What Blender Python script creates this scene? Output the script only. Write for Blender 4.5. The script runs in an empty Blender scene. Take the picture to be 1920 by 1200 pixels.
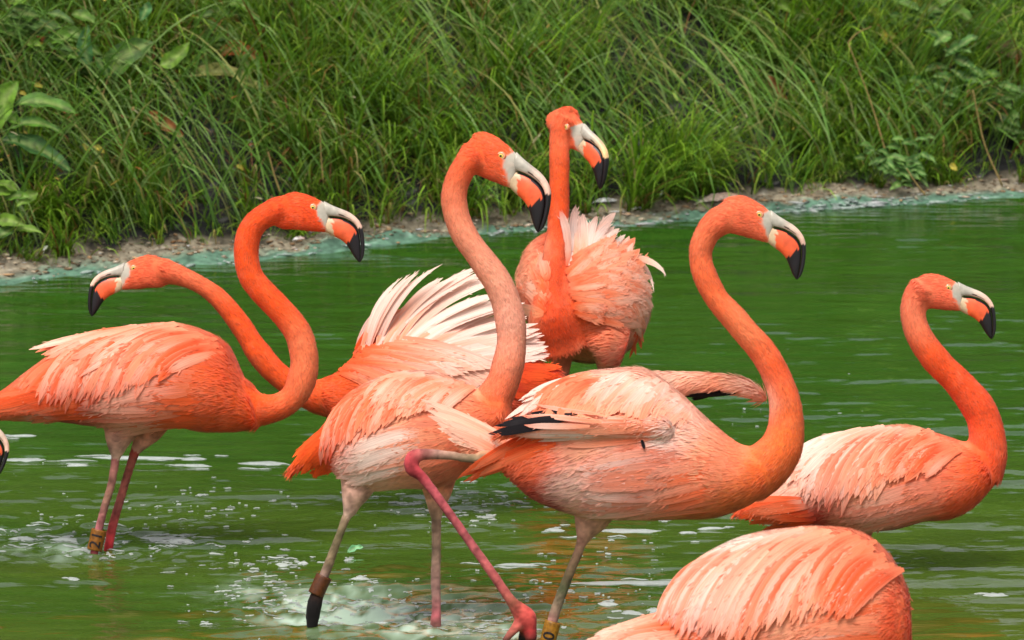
import bpy, bmesh, math, random
import numpy as np
from mathutils import Vector
from mathutils.bvhtree import BVHTree
from mathutils.kdtree import KDTree

random.seed(7)
rng = np.random.default_rng(7)
scene = bpy.context.scene
COL = scene.collection

# ------------------------------------------------------------------ camera
F = 10080.0                     # focal length in photograph pixels (1920 wide)
PITCH = math.radians(8.1)
SP, CP = math.sin(PITCH), math.cos(PITCH)
CAM = np.array([0.0, 0.0, 1.6])
RV, UV, FV = np.array([1., 0, 0]), np.array([0, SP, CP]), np.array([0, CP, -SP])
cam_d = bpy.data.cameras.new('camera')
cam_d.sensor_width = 36.0
cam_d.lens = F / 1920 * 36.0
cam_d.clip_start = 0.1
cam_d.clip_end = 500
cam_d.dof.use_dof = True
cam_d.dof.focus_distance = 8.3
cam_d.dof.aperture_fstop = 20
cam = bpy.data.objects.new('camera', cam_d)
cam.location = CAM
cam.rotation_euler = (math.radians(90) - PITCH, 0, 0)
COL.objects.link(cam)
scene.camera = cam

# ------------------------------------------------------------------ daylight (bright, thinly overcast)
SUN_EL, SUN_AZ = math.radians(64), math.radians(205)     # azimuth clockwise from +Y: behind the camera, a little to the left
world = bpy.data.worlds.new('World')
scene.world = world
world.use_nodes = True
wn, wl = world.node_tree.nodes, world.node_tree.links
wn.clear()
sky = wn.new('ShaderNodeTexSky'); sky.sky_type = 'NISHITA'; sky.sun_disc = False
sky.sun_elevation = SUN_EL; sky.sun_rotation = SUN_AZ
sky.air_density = 1.0; sky.dust_density = 3.0; sky.ozone_density = 1.0
hsv = wn.new('ShaderNodeHueSaturation'); hsv.inputs['Saturation'].default_value = 0.18
bg = wn.new('ShaderNodeBackground'); bg.inputs['Strength'].default_value = 0.12
wo = wn.new('ShaderNodeOutputWorld')
wl.new(sky.outputs[0], hsv.inputs['Color']); wl.new(hsv.outputs[0], bg.inputs[0]); wl.new(bg.outputs[0], wo.inputs[0])
sun_d = bpy.data.lights.new('sun', 'SUN'); sun_d.energy = 2.15; sun_d.angle = math.radians(28); sun_d.color = (1.0, 0.95, 0.87)
sun = bpy.data.objects.new('sun', sun_d)
sdir = Vector((math.sin(SUN_AZ) * math.cos(SUN_EL), math.cos(SUN_AZ) * math.cos(SUN_EL), math.sin(SUN_EL)))
sun.rotation_euler = (-sdir).to_track_quat('-Z', 'Y').to_euler()
sun.location = (0, 0, 20)
COL.objects.link(sun)
scene.view_settings.view_transform = 'Standard'
scene.view_settings.look = 'None'
scene.view_settings.exposure = 0.58
scene.view_settings.gamma = 1.0
scene.view_settings.use_curve_mapping = False

# ------------------------------------------------------------------ helpers
def lin(r, g, b):
    o = []
    for c in (r, g, b):
        c /= 255.0
        o.append(c / 12.92 if c <= 0.04045 else ((c + 0.055) / 1.055) ** 2.4)
    return np.array(o)

def P(px, py, D, off=0.0):
    """photograph pixel -> world point on the plane D metres along the lens axis, moved off metres away along Y"""
    px = np.asarray(px, float); py = np.asarray(py, float)
    p = CAM + D * FV + (px[..., None] - 960) * D / F * RV - (py[..., None] - 600) * D / F * UV
    p = p + np.asarray(off, float)[..., None] * np.array([0, 1., 0])
    return p

def Pc(px, py, D, off=0.0):
    """as P, but the pixel is where the point shows after the move along Y"""
    px = np.asarray(px, float); py = np.asarray(py, float); d = D + np.asarray(off, float) * CP + 0 * px
    return CAM + d[..., None] * (FV + ((px - 960) / F)[..., None] * RV - ((py - 600) / F)[..., None] * UV)

def to_px(v, D):
    """world points of a thing built round depth D -> its own drawing coordinates"""
    q = v - CAM
    b = (q[:, 2] + D * SP) / CP
    return np.stack([960 + q[:, 0] * F / D, 600 - b * F / D], 1)

def ground_depth(py, z=0.0):
    return (CAM[2] - z) / (SP + CP * (py - 600) / F)

def ground(px, py, z=0.0):
    return P(px, py, ground_depth(py, z))

def new_mesh(name, verts, faces, color=None, uv=None, smooth=True):
    me = bpy.data.meshes.new(name)
    verts = np.asarray(verts, np.float32)
    me.vertices.add(len(verts)); me.vertices.foreach_set('co', verts.ravel())
    if isinstance(faces, np.ndarray):
        n, k = faces.shape
        loops = faces.ravel().astype(np.int32); starts = np.arange(n, dtype=np.int32) * k
    else:
        loops = np.array([i for f in faces for i in f], np.int32)
        lens = np.array([len(f) for f in faces], np.int32)
        starts = np.concatenate([[0], np.cumsum(lens)[:-1]]).astype(np.int32); n = len(faces)
    me.loops.add(len(loops)); me.loops.foreach_set('vertex_index', loops)
    me.polygons.add(n); me.polygons.foreach_set('loop_start', starts)
    me.update(calc_edges=True)
    if smooth:
        me.polygons.foreach_set('use_smooth', np.ones(n, bool))
    if color is not None:
        a = me.color_attributes.new('pigment', 'FLOAT_COLOR', 'POINT')
        c = np.ones((len(verts), 4), np.float32); c[:, :3] = color
        a.data.foreach_set('color', c.ravel())
    if uv is not None:
        a = me.attributes.new('strand', 'FLOAT_VECTOR', 'POINT')
        c = np.zeros((len(verts), 3), np.float32); c[:, :2] = uv
        a.data.foreach_set('vector', c.ravel())
    me.validate()
    return me

def link(name, me, mat, parent=None, base=None, **props):
    if base is not None:
        co = np.empty(len(me.vertices) * 3, np.float32); me.vertices.foreach_get('co', co)
        co = co.reshape(-1, 3) - np.asarray(base, np.float32); me.vertices.foreach_set('co', co.ravel())
    o = bpy.data.objects.new(name, me); COL.objects.link(o)
    if mat is not None and not me.materials:
        me.materials.append(mat)
    if parent is not None:
        o.parent = parent
    elif base is not None:
        o.location = base
    for k, v in props.items():
        if v is not None:
            o[k] = v
    return o

def thing(name, base, label, category, group=None):
    o = bpy.data.objects.new(name, None); COL.objects.link(o)
    o.empty_display_size = 0.05
    o.location = base; o['label'] = label; o['category'] = category
    if group: o['group'] = group
    return o

def catmull(pts, n):
    """pts (k,m) -> n samples of a Catmull-Rom curve through them, parametrised by length of the first two columns"""
    pts = np.asarray(pts, float); k = len(pts)
    t = np.concatenate([[0], np.cumsum(np.sqrt(np.sum(np.diff(pts[:, :2], axis=0) ** 2, 1)) + 1e-6)])
    s = np.linspace(0, t[-1], n)
    i = np.clip(np.searchsorted(t, s, side='right') - 1, 0, k - 2)
    m = np.zeros_like(pts)
    for j in range(k):
        a, b = max(j - 1, 0), min(j + 1, k - 1)
        m[j] = (pts[b] - pts[a]) / (t[b] - t[a])
    h = (t[i + 1] - t[i])[:, None]; u = ((s - t[i]) / (t[i + 1] - t[i]))[:, None]
    return ((2 * u**3 - 3 * u**2 + 1) * pts[i] + (u**3 - 2 * u**2 + u) * h * m[i]
            + (-2 * u**3 + 3 * u**2) * pts[i + 1] + (u**3 - u**2) * h * m[i + 1])

def ring_loft(centers, ax1, ax2, n=20, power=2.0):
    """closed loft through rings centre + cos*ax1 + sin*ax2"""
    m = len(centers)
    a = np.linspace(0, 2 * np.pi, n, endpoint=False)
    ca, sa = np.cos(a), np.sin(a)
    ca = np.sign(ca) * np.abs(ca) ** (2 / power); sa = np.sign(sa) * np.abs(sa) ** (2 / power)
    v = centers[:, None] + ca[None, :, None] * ax1[:, None] + sa[None, :, None] * ax2[:, None]
    verts = np.concatenate([v.reshape(-1, 3), centers[:1], centers[-1:]])
    i, j = np.meshgrid(np.arange(m - 1), np.arange(n), indexing='ij')
    j2 = (j + 1) % n
    q = np.stack([i * n + j, i * n + j2, (i + 1) * n + j2, (i + 1) * n + j], -1).reshape(-1, 4)
    jj = np.arange(n)
    c0 = np.stack([(jj + 1) % n, jj, np.full(n, m * n)], 1)
    c1 = np.stack([(m - 1) * n + jj, (m - 1) * n + (jj + 1) % n, np.full(n, m * n + 1)], 1)
    return verts, [list(f) for f in q] + [list(f) for f in c0] + [list(f) for f in c1]

def frames(c):
    t = np.gradient(c, axis=0); t /= np.linalg.norm(t, axis=1)[:, None] + 1e-9
    ref = np.tile(np.array([0, 1., 0]), (len(c), 1))
    par = np.abs((t * ref).sum(1)) > 0.92
    ref[par] = np.array([1., 0, 0])
    a = np.cross(t, ref); a /= np.linalg.norm(a, axis=1)[:, None] + 1e-9
    b = np.cross(t, a)
    return t, a, b

def tube(c, r, n=16, flat=1.0):
    t, a, b = frames(c)
    r = np.broadcast_to(np.asarray(r, float), (len(c),))
    return ring_loft(c, a * r[:, None], b * (r * flat)[:, None], n)

class Noise:
    """cheap smooth value noise on a lattice, 2-D"""
    def __init__(s, seed, n=64):
        s.g = np.random.default_rng(seed).uniform(-1, 1, (n, n)); s.n = n
    def __call__(s, x, y):
        xi, yi = np.floor(x).astype(int), np.floor(y).astype(int)
        fx, fy = x - xi, y - yi
        fx = fx * fx * (3 - 2 * fx); fy = fy * fy * (3 - 2 * fy)
        n = s.n; g = s.g
        a = g[xi % n, yi % n]; b = g[(xi + 1) % n, yi % n]; c = g[xi % n, (yi + 1) % n]; d = g[(xi + 1) % n, (yi + 1) % n]
        return (a * (1 - fx) + b * fx) * (1 - fy) + (c * (1 - fx) + d * fx) * fy
N1, N2, N3, N4 = Noise(1), Noise(2), Noise(3), Noise(4)

# ------------------------------------------------------------------ materials
def mat_new(name):
    m = bpy.data.materials.new(name); m.use_nodes = True
    nt = m.node_tree; nt.nodes.clear()
    return m, nt.nodes, nt.links

def nd(nodes, kind, **kw):
    n = nodes.new(kind)
    for k, v in kw.items():
        if hasattr(n, k): setattr(n, k, v)
        else: n.inputs[k].default_value = v
    return n

def pigment_mat(name, rough=0.7, noise=0.15, scale=90, bump=0.3, bump_scale=400, transl=0.0, spec=0.3, strand=False, coat=0.0, sheen=0.0):
    """colour from the mesh's own pigment, broken up by procedural noise"""
    m, n, l = mat_new(name)
    at = nd(n, 'ShaderNodeAttribute'); at.attribute_name = 'pigment'
    geo = nd(n, 'ShaderNodeTexCoord')
    src = geo.outputs['Object']
    if strand:
        sa = nd(n, 'ShaderNodeAttribute'); sa.attribute_name = 'strand'
        mp = nd(n, 'ShaderNodeMapping'); mp.inputs['Scale'].default_value = (3.2, 0.18, 1)
        l.new(sa.outputs['Vector'], mp.inputs['Vector'])
        oi = nd(n, 'ShaderNodeObjectInfo')
        ad = nd(n, 'ShaderNodeVectorMath'); ad.operation = 'ADD'
        l.new(mp.outputs[0], ad.inputs[0]); l.new(oi.outputs['Random'], ad.inputs[1])
        src = ad.outputs[0]
    nz = nd(n, 'ShaderNodeTexNoise'); nz.inputs['Scale'].default_value = scale; nz.inputs['Detail'].default_value = 5
    l.new(src, nz.inputs['Vector'])
    mr = nd(n, 'ShaderNodeMapRange'); mr.inputs['From Min'].default_value = 0.3; mr.inputs['From Max'].default_value = 0.7
    mr.inputs['To Min'].default_value = 1 - noise; mr.inputs['To Max'].default_value = 1 + noise
    l.new(nz.outputs['Fac'], mr.inputs['Value'])
    mx = nd(n, 'ShaderNodeVectorMath'); mx.operation = 'SCALE'
    l.new(at.outputs['Color'], mx.inputs[0]); l.new(mr.outputs[0], mx.inputs['Scale'])
    pb = nd(n, 'ShaderNodeBsdfPrincipled'); pb.inputs['Roughness'].default_value = rough
    pb.inputs['Specular IOR Level'].default_value = spec
    pb.inputs['Coat Weight'].default_value = coat
    pb.inputs['Sheen Weight'].default_value = sheen; pb.inputs['Sheen Roughness'].default_value = 0.45
    l.new(mx.outputs[0], pb.inputs['Base Color'])
    if bump > 0:
        nb = nd(n, 'ShaderNodeTexNoise'); nb.inputs['Scale'].default_value = bump_scale; nb.inputs['Detail'].default_value = 3
        l.new(src, nb.inputs['Vector'])
        bp = nd(n, 'ShaderNodeBump'); bp.inputs['Strength'].default_value = bump; bp.inputs['Distance'].default_value = 0.002
        l.new(nb.outputs['Fac'], bp.inputs['Height']); l.new(bp.outputs[0], pb.inputs['Normal'])
    out = nd(n, 'ShaderNodeOutputMaterial')
    if transl > 0:
        tr = nd(n, 'ShaderNodeBsdfTranslucent'); l.new(mx.outputs[0], tr.inputs['Color'])
        ms = nd(n, 'ShaderNodeMixShader'); ms.inputs[0].default_value = transl
        l.new(pb.outputs[0], ms.inputs[1]); l.new(tr.outputs[0], ms.inputs[2]); l.new(ms.outputs[0], out.inputs[0])
    else:
        l.new(pb.outputs[0], out.inputs[0])
    return m

M_BODY = pigment_mat('flamingo_down', rough=0.85, noise=0.08, scale=70, bump=0.15, bump_scale=450, spec=0.15, sheen=0.08)
M_DOWN = pigment_mat('contour_feather', rough=0.85, noise=0.10, scale=60, bump=0, transl=0.15, spec=0.12, sheen=0.10)
M_FEATHER = pigment_mat('flight_feather', rough=0.8, noise=0.22, scale=1.9, bump=0.3, bump_scale=5.0, transl=0.20, spec=0.18, strand=True, sheen=0.08)
M_BILL = pigment_mat('horn_bill', rough=0.4, noise=0.22, scale=75, bump=0.10, bump_scale=300, spec=0.45)
M_EYE = pigment_mat('wet_eye', rough=0.12, noise=0.03, bump=0, spec=0.6, coat=0.5)
M_BAND = pigment_mat('plastic_band', rough=0.45, noise=0.35, scale=220, bump=0.15, bump_scale=300, spec=0.4)
M_GRASS = pigment_mat('grass_blade', rough=0.55, noise=0.15, scale=25, bump=0, transl=0.32, spec=0.3)
M_LEAF = pigment_mat('broad_leaf', rough=0.6, noise=0.5, scale=60, bump=0.5, bump_scale=130, transl=0.28, spec=0.35)
M_LITTER = pigment_mat('shore_litter', rough=0.8, noise=0.3, scale=120, bump=0.4, bump_scale=250)
M_FOAM_GLINT = pigment_mat('foam_glint', rough=0.25, noise=0.10, scale=150, bump=0.4, bump_scale=260, spec=0.6, transl=0.15)
for _n in M_FOAM_GLINT.node_tree.nodes:
    if _n.type == 'BSDF_PRINCIPLED': _n.inputs['Alpha'].default_value = 0.62          # thin froth and modelled glints let the water show through
# ------------------------------------------------------------------ pond and bank shapes
_wl = [(-400, 558), (0, 532), (300, 500), (450, 489), (700, 460), (1000, 436), (1170, 428), (1300, 411), (1550, 390), (1920, 368), (2400, 342)]
_wp = np.array([ground(np.float64(a), np.float64(b)) for a, b in _wl])
_sl0 = (_wp[1, 1] - _wp[0, 1]) / (_wp[1, 0] - _wp[0, 0]); _sl1 = (_wp[-1, 1] - _wp[-2, 1]) / (_wp[-1, 0] - _wp[-2, 0])
def shore_y(x):
    x = np.asarray(x, float)
    y = np.interp(x, _wp[:, 0], _wp[:, 1])
    y = np.where(x < _wp[0, 0], _wp[0, 1] + _sl0 * (x - _wp[0, 0]), y)
    y = np.where(x > _wp[-1, 0], _wp[-1, 1] + _sl1 * (x - _wp[-1, 0]), y)
    return y + 0.012 * N1(x * 6, 0 * x) + 0.006 * N2(x * 21, 0 * x)
def strip(x):                       # width of the bare mud strip, in metres
    return np.interp(x, [-1.2, -0.3, 0.5, 1.2], [0.165, 0.16, 0.16, 0.12])
def bank_z(x, y):
    d = y - shore_y(x); w = strip(x)
    s = d / w
    rough = 0.010 * N3(x * 14, y * 14) + 0.006 * N4(x * 40, y * 40) + 0.003 * N2(x * 90, y * 90)
    z = np.where(s < 0, d * 0.35, np.where(s < 0.35, 0.014 * s / 0.35, 0.014 + 0.014 * (s - 0.35) / 0.65))
    up = np.maximum(d - w, 0)
    hill = 0.47 * up + 0.05 * N1(x * 2.2, y * 2.2) * np.minimum(up * 3, 1)
    hill = np.where(up > 9, 0.47 * 9 + (up - 9) * 0.05, hill)  # unseen rise kept this tall so the water reflects less sky
    return np.where(s > 1, 0.028 + hill, z) + rough * np.clip(s * 3, 0.15, 1.0)

def on_bank(px, py):
    """first point of the bank seen at a photograph pixel"""
    D = np.linspace(10.5, 20, 1500)
    p = CAM + D[:, None] * (FV + (px - 960) / F * RV - (py - 600) / F * UV)
    h = p[:, 2] - bank_z(p[:, 0], p[:, 1])
    i = np.argmax((h < 0) & (p[:, 1] > shore_y(p[:, 0])))
    return p[i]

def axis(dense0, dense1, step, lo, hi, grow=1.18):
    a = list(np.arange(dense0, dense1, step)); s = step
    while a[-1] < hi: s *= grow; a.append(a[-1] + s)
    s = step; b = []
    c = a[0]
    while c > lo: s *= grow; c -= s; b.append(c)
    return np.array(b[::-1] + a)

def grid_faces(nx, ny):
    i, j = np.meshgrid(np.arange(nx - 1), np.arange(ny - 1), indexing='ij')
    k = i * ny + j
    return np.stack([k, k + ny, k + ny + 1, k + 1], -1).reshape(-1, 4)

# ---- water: real ripples, calmer towards the far shore, stirred up where the birds wade
_wr = np.random.default_rng(21)
_waves = []
for k in range(46):
    lam = 0.028 * (1.085 ** k) * _wr.uniform(0.9, 1.1)
    th = _wr.normal(math.radians(90), 0.30 if lam > 0.07 else 0.5)
    _waves.append((2 * np.pi / lam * math.cos(th), 2 * np.pi / lam * math.sin(th), lam, _wr.uniform(0, 6.28)))
_legs = [(197, 1032), (207, 1030), (590, 1140), (818, 1178), (985, 1195), (1015, 1235), (590, 1140), (1640, 1050)]
_rings = [ground(np.float64(a), np.float64(b))[:2] for a, b in _legs]
def stir(x, y):
    s = np.zeros_like(x)
    for (cx, cy), g in ((ground(250., 1000.)[:2], .5), (ground(720., 1150.)[:2], 1.0), (ground(880., 930.)[:2], .45), (ground(60., 1010.)[:2], .4), (ground(1150., 1090.)[:2], .25)):
        s += g * np.exp(-(((x - cx) / 0.20) ** 2 + ((y - cy) / 0.33) ** 2))
    return s
def water_z(x, y):
    z = np.zeros_like(x)
    amp = np.interp(y, [6, 8, 9.5, 12], [1.0, 0.95, 0.85, 0.7]) * (0.75 + 0.5 * N1(x * 1.3, y * 0.8))
    for kx, ky, lam, ph in _waves:
        z += 0.0018 * lam ** 0.85 * np.sin(kx * x + ky * y + ph + 1.5 * N2(x * 2, y * 2))
    z *= amp * (1 + 1.6 * stir(x, y))
    for cx, cy in _rings:
        r = np.sqrt((x - cx) ** 2 + (y - cy) ** 2)
        z += 0.0016 * np.cos(r * 2 * np.pi / 0.045) * np.exp(-r / 0.11)
    z += 0.0062 * stir(x, y) * (N3(x * 34, y * 40) * 0.6 + 0.4 * N4(x * 62, y * 80))
    z += (0.0017 * N2(x * 14, y * 38) + 0.0010 * N3(x * 8, y * 64)) * (0.7 + 0.6 * N1(x * 2, y * 2))
    return z
_xs = axis(-1.25, 1.25, 0.0075, -14, 14); _ys = axis(6.2, 13.9, 0.0095, -3, 26)
_X, _Y = np.meshgrid(_xs, _ys, indexing='ij')
_Z = water_z(_X, _Y)
# froth stirred into the water round the wading legs
def churn(x, y):
    m = np.zeros_like(x)
    for px_, py_, sx, sy, g in ((640., 1150., .085, .16, .8), (790., 1165., .09, .14, .9), (560., 1138., .05, .10, .6), (470., 1112., .05, .10, .35), (90., 1032., .07, .06, .5), (960., 1190., .04, .08, .6), (850., 940., .06, .08, .25)):
        c = ground(px_, py_)
        m = m + g * np.exp(-(((x - c[0]) / sx) ** 2 + ((y - c[1]) / sy) ** 2))
    fine = .5 + .7 * N1(x * 40, y * 26) + .6 * N2(x * 95, y * 60)
    return np.clip(m * fine * 1.5, 0, 1)
_ch = churn(_X, _Y).reshape(-1, 1)
me = new_mesh('water', np.stack([_X, _Y, _Z], -1).reshape(-1, 3), grid_faces(len(_xs), len(_ys)), color=np.repeat(_ch, 3, 1))
m, n, l = mat_new('pond_water')
tc = nd(n, 'ShaderNodeTexCoord')
nz = nd(n, 'ShaderNodeTexNoise'); nz.inputs['Scale'].default_value = 1.1; nz.inputs['Detail'].default_value = 4
mp = nd(n, 'ShaderNodeMapping'); mp.inputs['Scale'].default_value = (0.8, 1.6, 1)
l.new(tc.outputs['Object'], mp.inputs[0]); l.new(mp.outputs[0], nz.inputs['Vector'])
sx = nd(n, 'ShaderNodeSeparateXYZ'); l.new(tc.outputs['Object'], sx.inputs[0])
mr = nd(n, 'ShaderNodeMapRange'); mr.inputs['From Min'].default_value = 10.0; mr.inputs['From Max'].default_value = 7.9
l.new(sx.outputs['Y'], mr.inputs['Value'])
mu = nd(n, 'ShaderNodeMath'); mu.operation = 'MULTIPLY'
nr = nd(n, 'ShaderNodeMapRange'); nr.inputs['From Min'].default_value = 0.30; nr.inputs['From Max'].default_value = 0.56
l.new(nz.outputs['Fac'], nr.inputs['Value'])
l.new(nr.outputs[0], mu.inputs[0]); l.new(mr.outputs[0], mu.inputs[1])
mix = nd(n, 'ShaderNodeMix'); mix.data_type = 'RGBA'
mix.inputs['A'].default_value = (0.020, 0.070, 0.007, 1); mix.inputs['B'].default_value = (0.064, 0.090, 0.011, 1)
l.new(mu.outputs[0], mix.inputs['Factor'])
pb = nd(n, 'ShaderNodeBsdfPrincipled'); pb.inputs['Roughness'].default_value = 0.04; pb.inputs['IOR'].default_value = 1.333
st = nd(n, 'ShaderNodeTexNoise'); st.inputs['Scale'].default_value = 7; st.inputs['Detail'].default_value = 6; st.inputs['Roughness'].default_value = 0.65
ms_ = nd(n, 'ShaderNodeMapping'); ms_.inputs['Scale'].default_value = (0.45, 2.2, 1)
l.new(tc.outputs['Object'], ms_.inputs[0]); l.new(ms_.outputs[0], st.inputs['Vector'])
sr = nd(n, 'ShaderNodeMapRange'); sr.inputs['From Min'].default_value = 0.3; sr.inputs['From Max'].default_value = 0.7; sr.inputs['To Min'].default_value = 0.72; sr.inputs['To Max'].default_value = 1.3
l.new(st.outputs['Fac'], sr.inputs['Value'])
sv = nd(n, 'ShaderNodeVectorMath'); sv.operation = 'SCALE'; l.new(mix.outputs['Result'], sv.inputs[0]); l.new(sr.outputs[0], sv.inputs['Scale'])
ca_ = nd(n, 'ShaderNodeAttribute'); ca_.attribute_name = 'pigment'
fm = nd(n, 'ShaderNodeMix'); fm.data_type = 'RGBA'; fm.inputs['B'].default_value = (0.40, 0.52, 0.40, 1)
l.new(ca_.outputs['Fac'], fm.inputs['Factor']); l.new(sv.outputs[0], fm.inputs['A'])
l.new(fm.outputs['Result'], pb.inputs['Base Color'])
nb = nd(n, 'ShaderNodeTexNoise'); nb.inputs['Scale'].default_value = 48; nb.inputs['Detail'].default_value = 3
mb = nd(n, 'ShaderNodeMapping'); mb.inputs['Scale'].default_value = (0.45, 1.25, 1)
l.new(tc.outputs['Object'], mb.inputs[0]); l.new(mb.outputs[0], nb.inputs['Vector'])
bp = nd(n, 'ShaderNodeBump'); bp.inputs['Strength'].default_value = 0.22; bp.inputs['Distance'].default_value = 0.004
l.new(nb.outputs['Fac'], bp.inputs['Height']); l.new(bp.outputs[0], pb.inputs['Normal'])
out = nd(n, 'ShaderNodeOutputMaterial'); l.new(pb.outputs[0], out.inputs[0])
link('water', me, m, kind='structure')

# ---- bank: one sheet from under the water up the slope and on to the horizon; unseen upper part kept tall for the reflections
_xs = axis(-1.6, 1.6, 0.016, -120, 120, 1.25)
_ds = axis(-0.12, 0.55, 0.011, -1.0, 120, 1.12)
_X, _Dd = np.meshgrid(_xs, _ds, indexing='ij')
_Y = shore_y(_X) + _Dd
_Z = bank_z(_X, _Y)
_s = (_Dd / strip(_X))
t = _s + 0.22 * N3(_X * 7, _Y * 9) + 0.20 * N4(_X * 24, _Y * 30)
teal, pale, mud, soil = lin(84, 116, 96), lin(116, 120, 102), lin(128, 118, 100), lin(24, 20, 11)
def stepmix(c0, c1, t, a, b):
    u = np.clip((t - a) / (b - a), 0, 1)[..., None]
    return c0 * (1 - u) + c1 * u
c = np.broadcast_to(teal, _X.shape + (3,))
c = stepmix(c, pale, t, 0.26, 0.42); c = stepmix(c, mud, t, 0.44, 0.62); c = stepmix(c, soil, t, 1.0, 1.25)
c = stepmix(c, lin(52, 74, 22), _s, 6.0, 9.0)
spk = N1(_X * 75, _Y * 75)[..., None]
c = c * (1 + 0.45 * spk + 0.3 * N2(_X * 38, _Y * 60)[..., None]) + (spk > 0.78) * 0.08
me = new_mesh('bank', np.stack([_X, _Y, _Z], -1).reshape(-1, 3), grid_faces(len(_xs), len(_ds)), color=np.clip(c, 0.01, 0.7).reshape(-1, 3))
link('bank', me, pigment_mat('bank_mud', rough=0.85, noise=0.35, scale=60, bump=0.8, bump_scale=160), kind='structure')

# ---- grass: every blade a bent, folded strip; clumps share a lean so that the sward falls in swathes
def blades(root, length, width, az, lean, curl, color, nseg=5, twist=None):
    """vectorised arching blades. az = direction of fall, lean = start angle from vertical, curl = extra bending to the tip"""
    nB = len(root); k = nseg + 1
    s = np.linspace(0, 1, k)
    ang = lean[:, None] + curl[:, None] * s[None] ** 1.3
    ds = length[:, None] / nseg
    hx = np.concatenate([np.zeros((nB, 1)), np.cumsum(np.sin(ang[:, :-1]) * ds, 1)], 1)
    hz = np.concatenate([np.zeros((nB, 1)), np.cumsum(np.cos(ang[:, :-1]) * ds, 1)], 1)
    dx, dy = np.cos(az)[:, None], np.sin(az)[:, None]
    c = np.stack([root[:, 0:1] + hx * dx, root[:, 1:2] + hx * dy, root[:, 2:3] + hz], -1)
    tw = (np.zeros(nB) if twist is None else twist)[:, None]
    sidex, sidey = -np.sin(az + tw[:, 0])[:, None], np.cos(az + tw[:, 0])[:, None]
    prof = np.interp(s, [0, 0.25, 0.6, 0.88, 1], [0.6, 1.0, 0.85, 0.4, 0.03])
    hw = width[:, None] * 0.5 * prof[None]
    L = c.copy(); R = c.copy()
    L[..., 0] += hw * sidex; L[..., 1] += hw * sidey; R[..., 0] -= hw * sidex; R[..., 1] -= hw * sidey
    v = np.stack([L, R], 2).reshape(nB, k * 2, 3)
    f = np.array([[2 * i, 2 * i + 1, 2 * i + 3, 2 * i + 2] for i in range(nseg)])
    faces = (f[None] + (np.arange(nB) * k * 2)[:, None, None]).reshape(-1, 4)
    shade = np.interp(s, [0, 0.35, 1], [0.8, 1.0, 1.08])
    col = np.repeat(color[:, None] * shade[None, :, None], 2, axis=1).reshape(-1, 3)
    return v.reshape(-1, 3), faces, col

GREEN = np.array([lin(82, 120, 22), lin(112, 150, 34), lin(132, 168, 44), lin(92, 134, 44), lin(146, 170, 62), lin(64, 98, 24)])
STRAW = np.array([lin(170, 150, 86), lin(150, 116, 60), lin(140, 90, 50), lin(186, 170, 110)])
def grass_field(name, count, xr, dr, len_r, wid_r, seed, straw=0.07, nseg=5, tone=1.0, **props):
    r = np.random.default_rng(seed)
    x = r.uniform(*xr, count); d = dr[0] + (dr[1] - dr[0]) * r.uniform(0, 1, count) ** 1.15
    y = shore_y(x) + strip(x) * (0.98 + 0.14 * N3(x * 5, 0 * x + 3.3)) + d
    # clumps pull roots together
    cl = 0.10
    cx, cy = np.round(x / cl), np.round(y / cl)
    h1 = np.sin(cx * 12.9898 + cy * 78.233) * 43758.5453; h1 -= np.floor(h1)
    h2 = np.sin(cx * 39.3 + cy * 11.13) * 24634.63; h2 -= np.floor(h2)
    h3 = np.sin(cx * 7.7 + cy * 31.9) * 9731.1; h3 -= np.floor(h3)
    k = r.uniform(0.15, 0.75, count)
    x = x + ((cx + h1 - .5) * cl - x) * k; y = y + ((cy + (h2 - .5) * .8) * cl - y) * k
    y = np.maximum(y, shore_y(x) + strip(x) * 0.93)
    keep = (N1(x * 4.2 + 7, y * 3.4) + .5 * N2(x * 11, y * 9) > -.24) | (r.random(count) < .15)
    x, y, h1, h2, h3, d = x[keep], y[keep], h1[keep], h2[keep], h3[keep], d[keep]; count = len(x)
    z = bank_z(x, y) - 0.01
    tall = np.clip(0.75 + 0.5 * N1(x * 1.7 + 5, y * 2.0) + 0.5 * (h3 - .4), 0.3, 1.5)
    # short turf low down on the right, tall tussocks in the middle
    low = np.clip((x - 0.70) / 0.25, 0, 1) * np.clip(1.0 - d / 0.35, 0, 1)
    tall = tall * (1 - 0.72 * low)
    length = r.uniform(*len_r, count) * tall
    width = r.uniform(*wid_r, count) * (0.8 + 0.4 * tall)
    drift = -math.pi / 2 + 1.1 * N2(x * 0.9, y * 1.2 + 9) + 1.0 * np.clip((x + 0.1) * 0.7, -0.3, 0.6)
    az = drift + r.normal(0, 0.95, count) + (h1 - .5) * 2.2
    lean = np.abs(r.normal(0.30, 0.25, count)) + 0.15
    curl = r.gamma(2.4, 0.55, count) + 0.3
    gi = (h2 * 3 + r.uniform(0, 3.0, count)).astype(int) % 6
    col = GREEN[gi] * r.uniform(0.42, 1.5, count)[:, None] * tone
    patch = np.clip(0.5 + 0.9 * N4(x * 1.6, y * 1.9), 0, 1)[:, None]
    col = col * (1 - 0.35 * patch) + 0.35 * patch * lin(100, 132, 36)
    ist = r.uniform(0, 1, count) < straw * (0.4 + 1.6 * patch[:, 0])
    col[ist] = STRAW[r.integers(0, 4, ist.sum())] * r.uniform(0.6, 1.0, ist.sum())[:, None]
    v, f, c = blades(np.stack([x, y, z], 1), length, width, az, lean, curl, col, nseg, r.normal(0, 0.6, count))
    return link(name, new_mesh(name, v, f, color=c, smooth=True), M_GRASS, **props)
grass_field('grass', 60000, (-1.7, 1.7), (0, 1.7), (0.10, 0.34), (0.0022, 0.0052), 31, kind='stuff', category='grass', label='long green grass hanging over the muddy edge of the pond')
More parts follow.
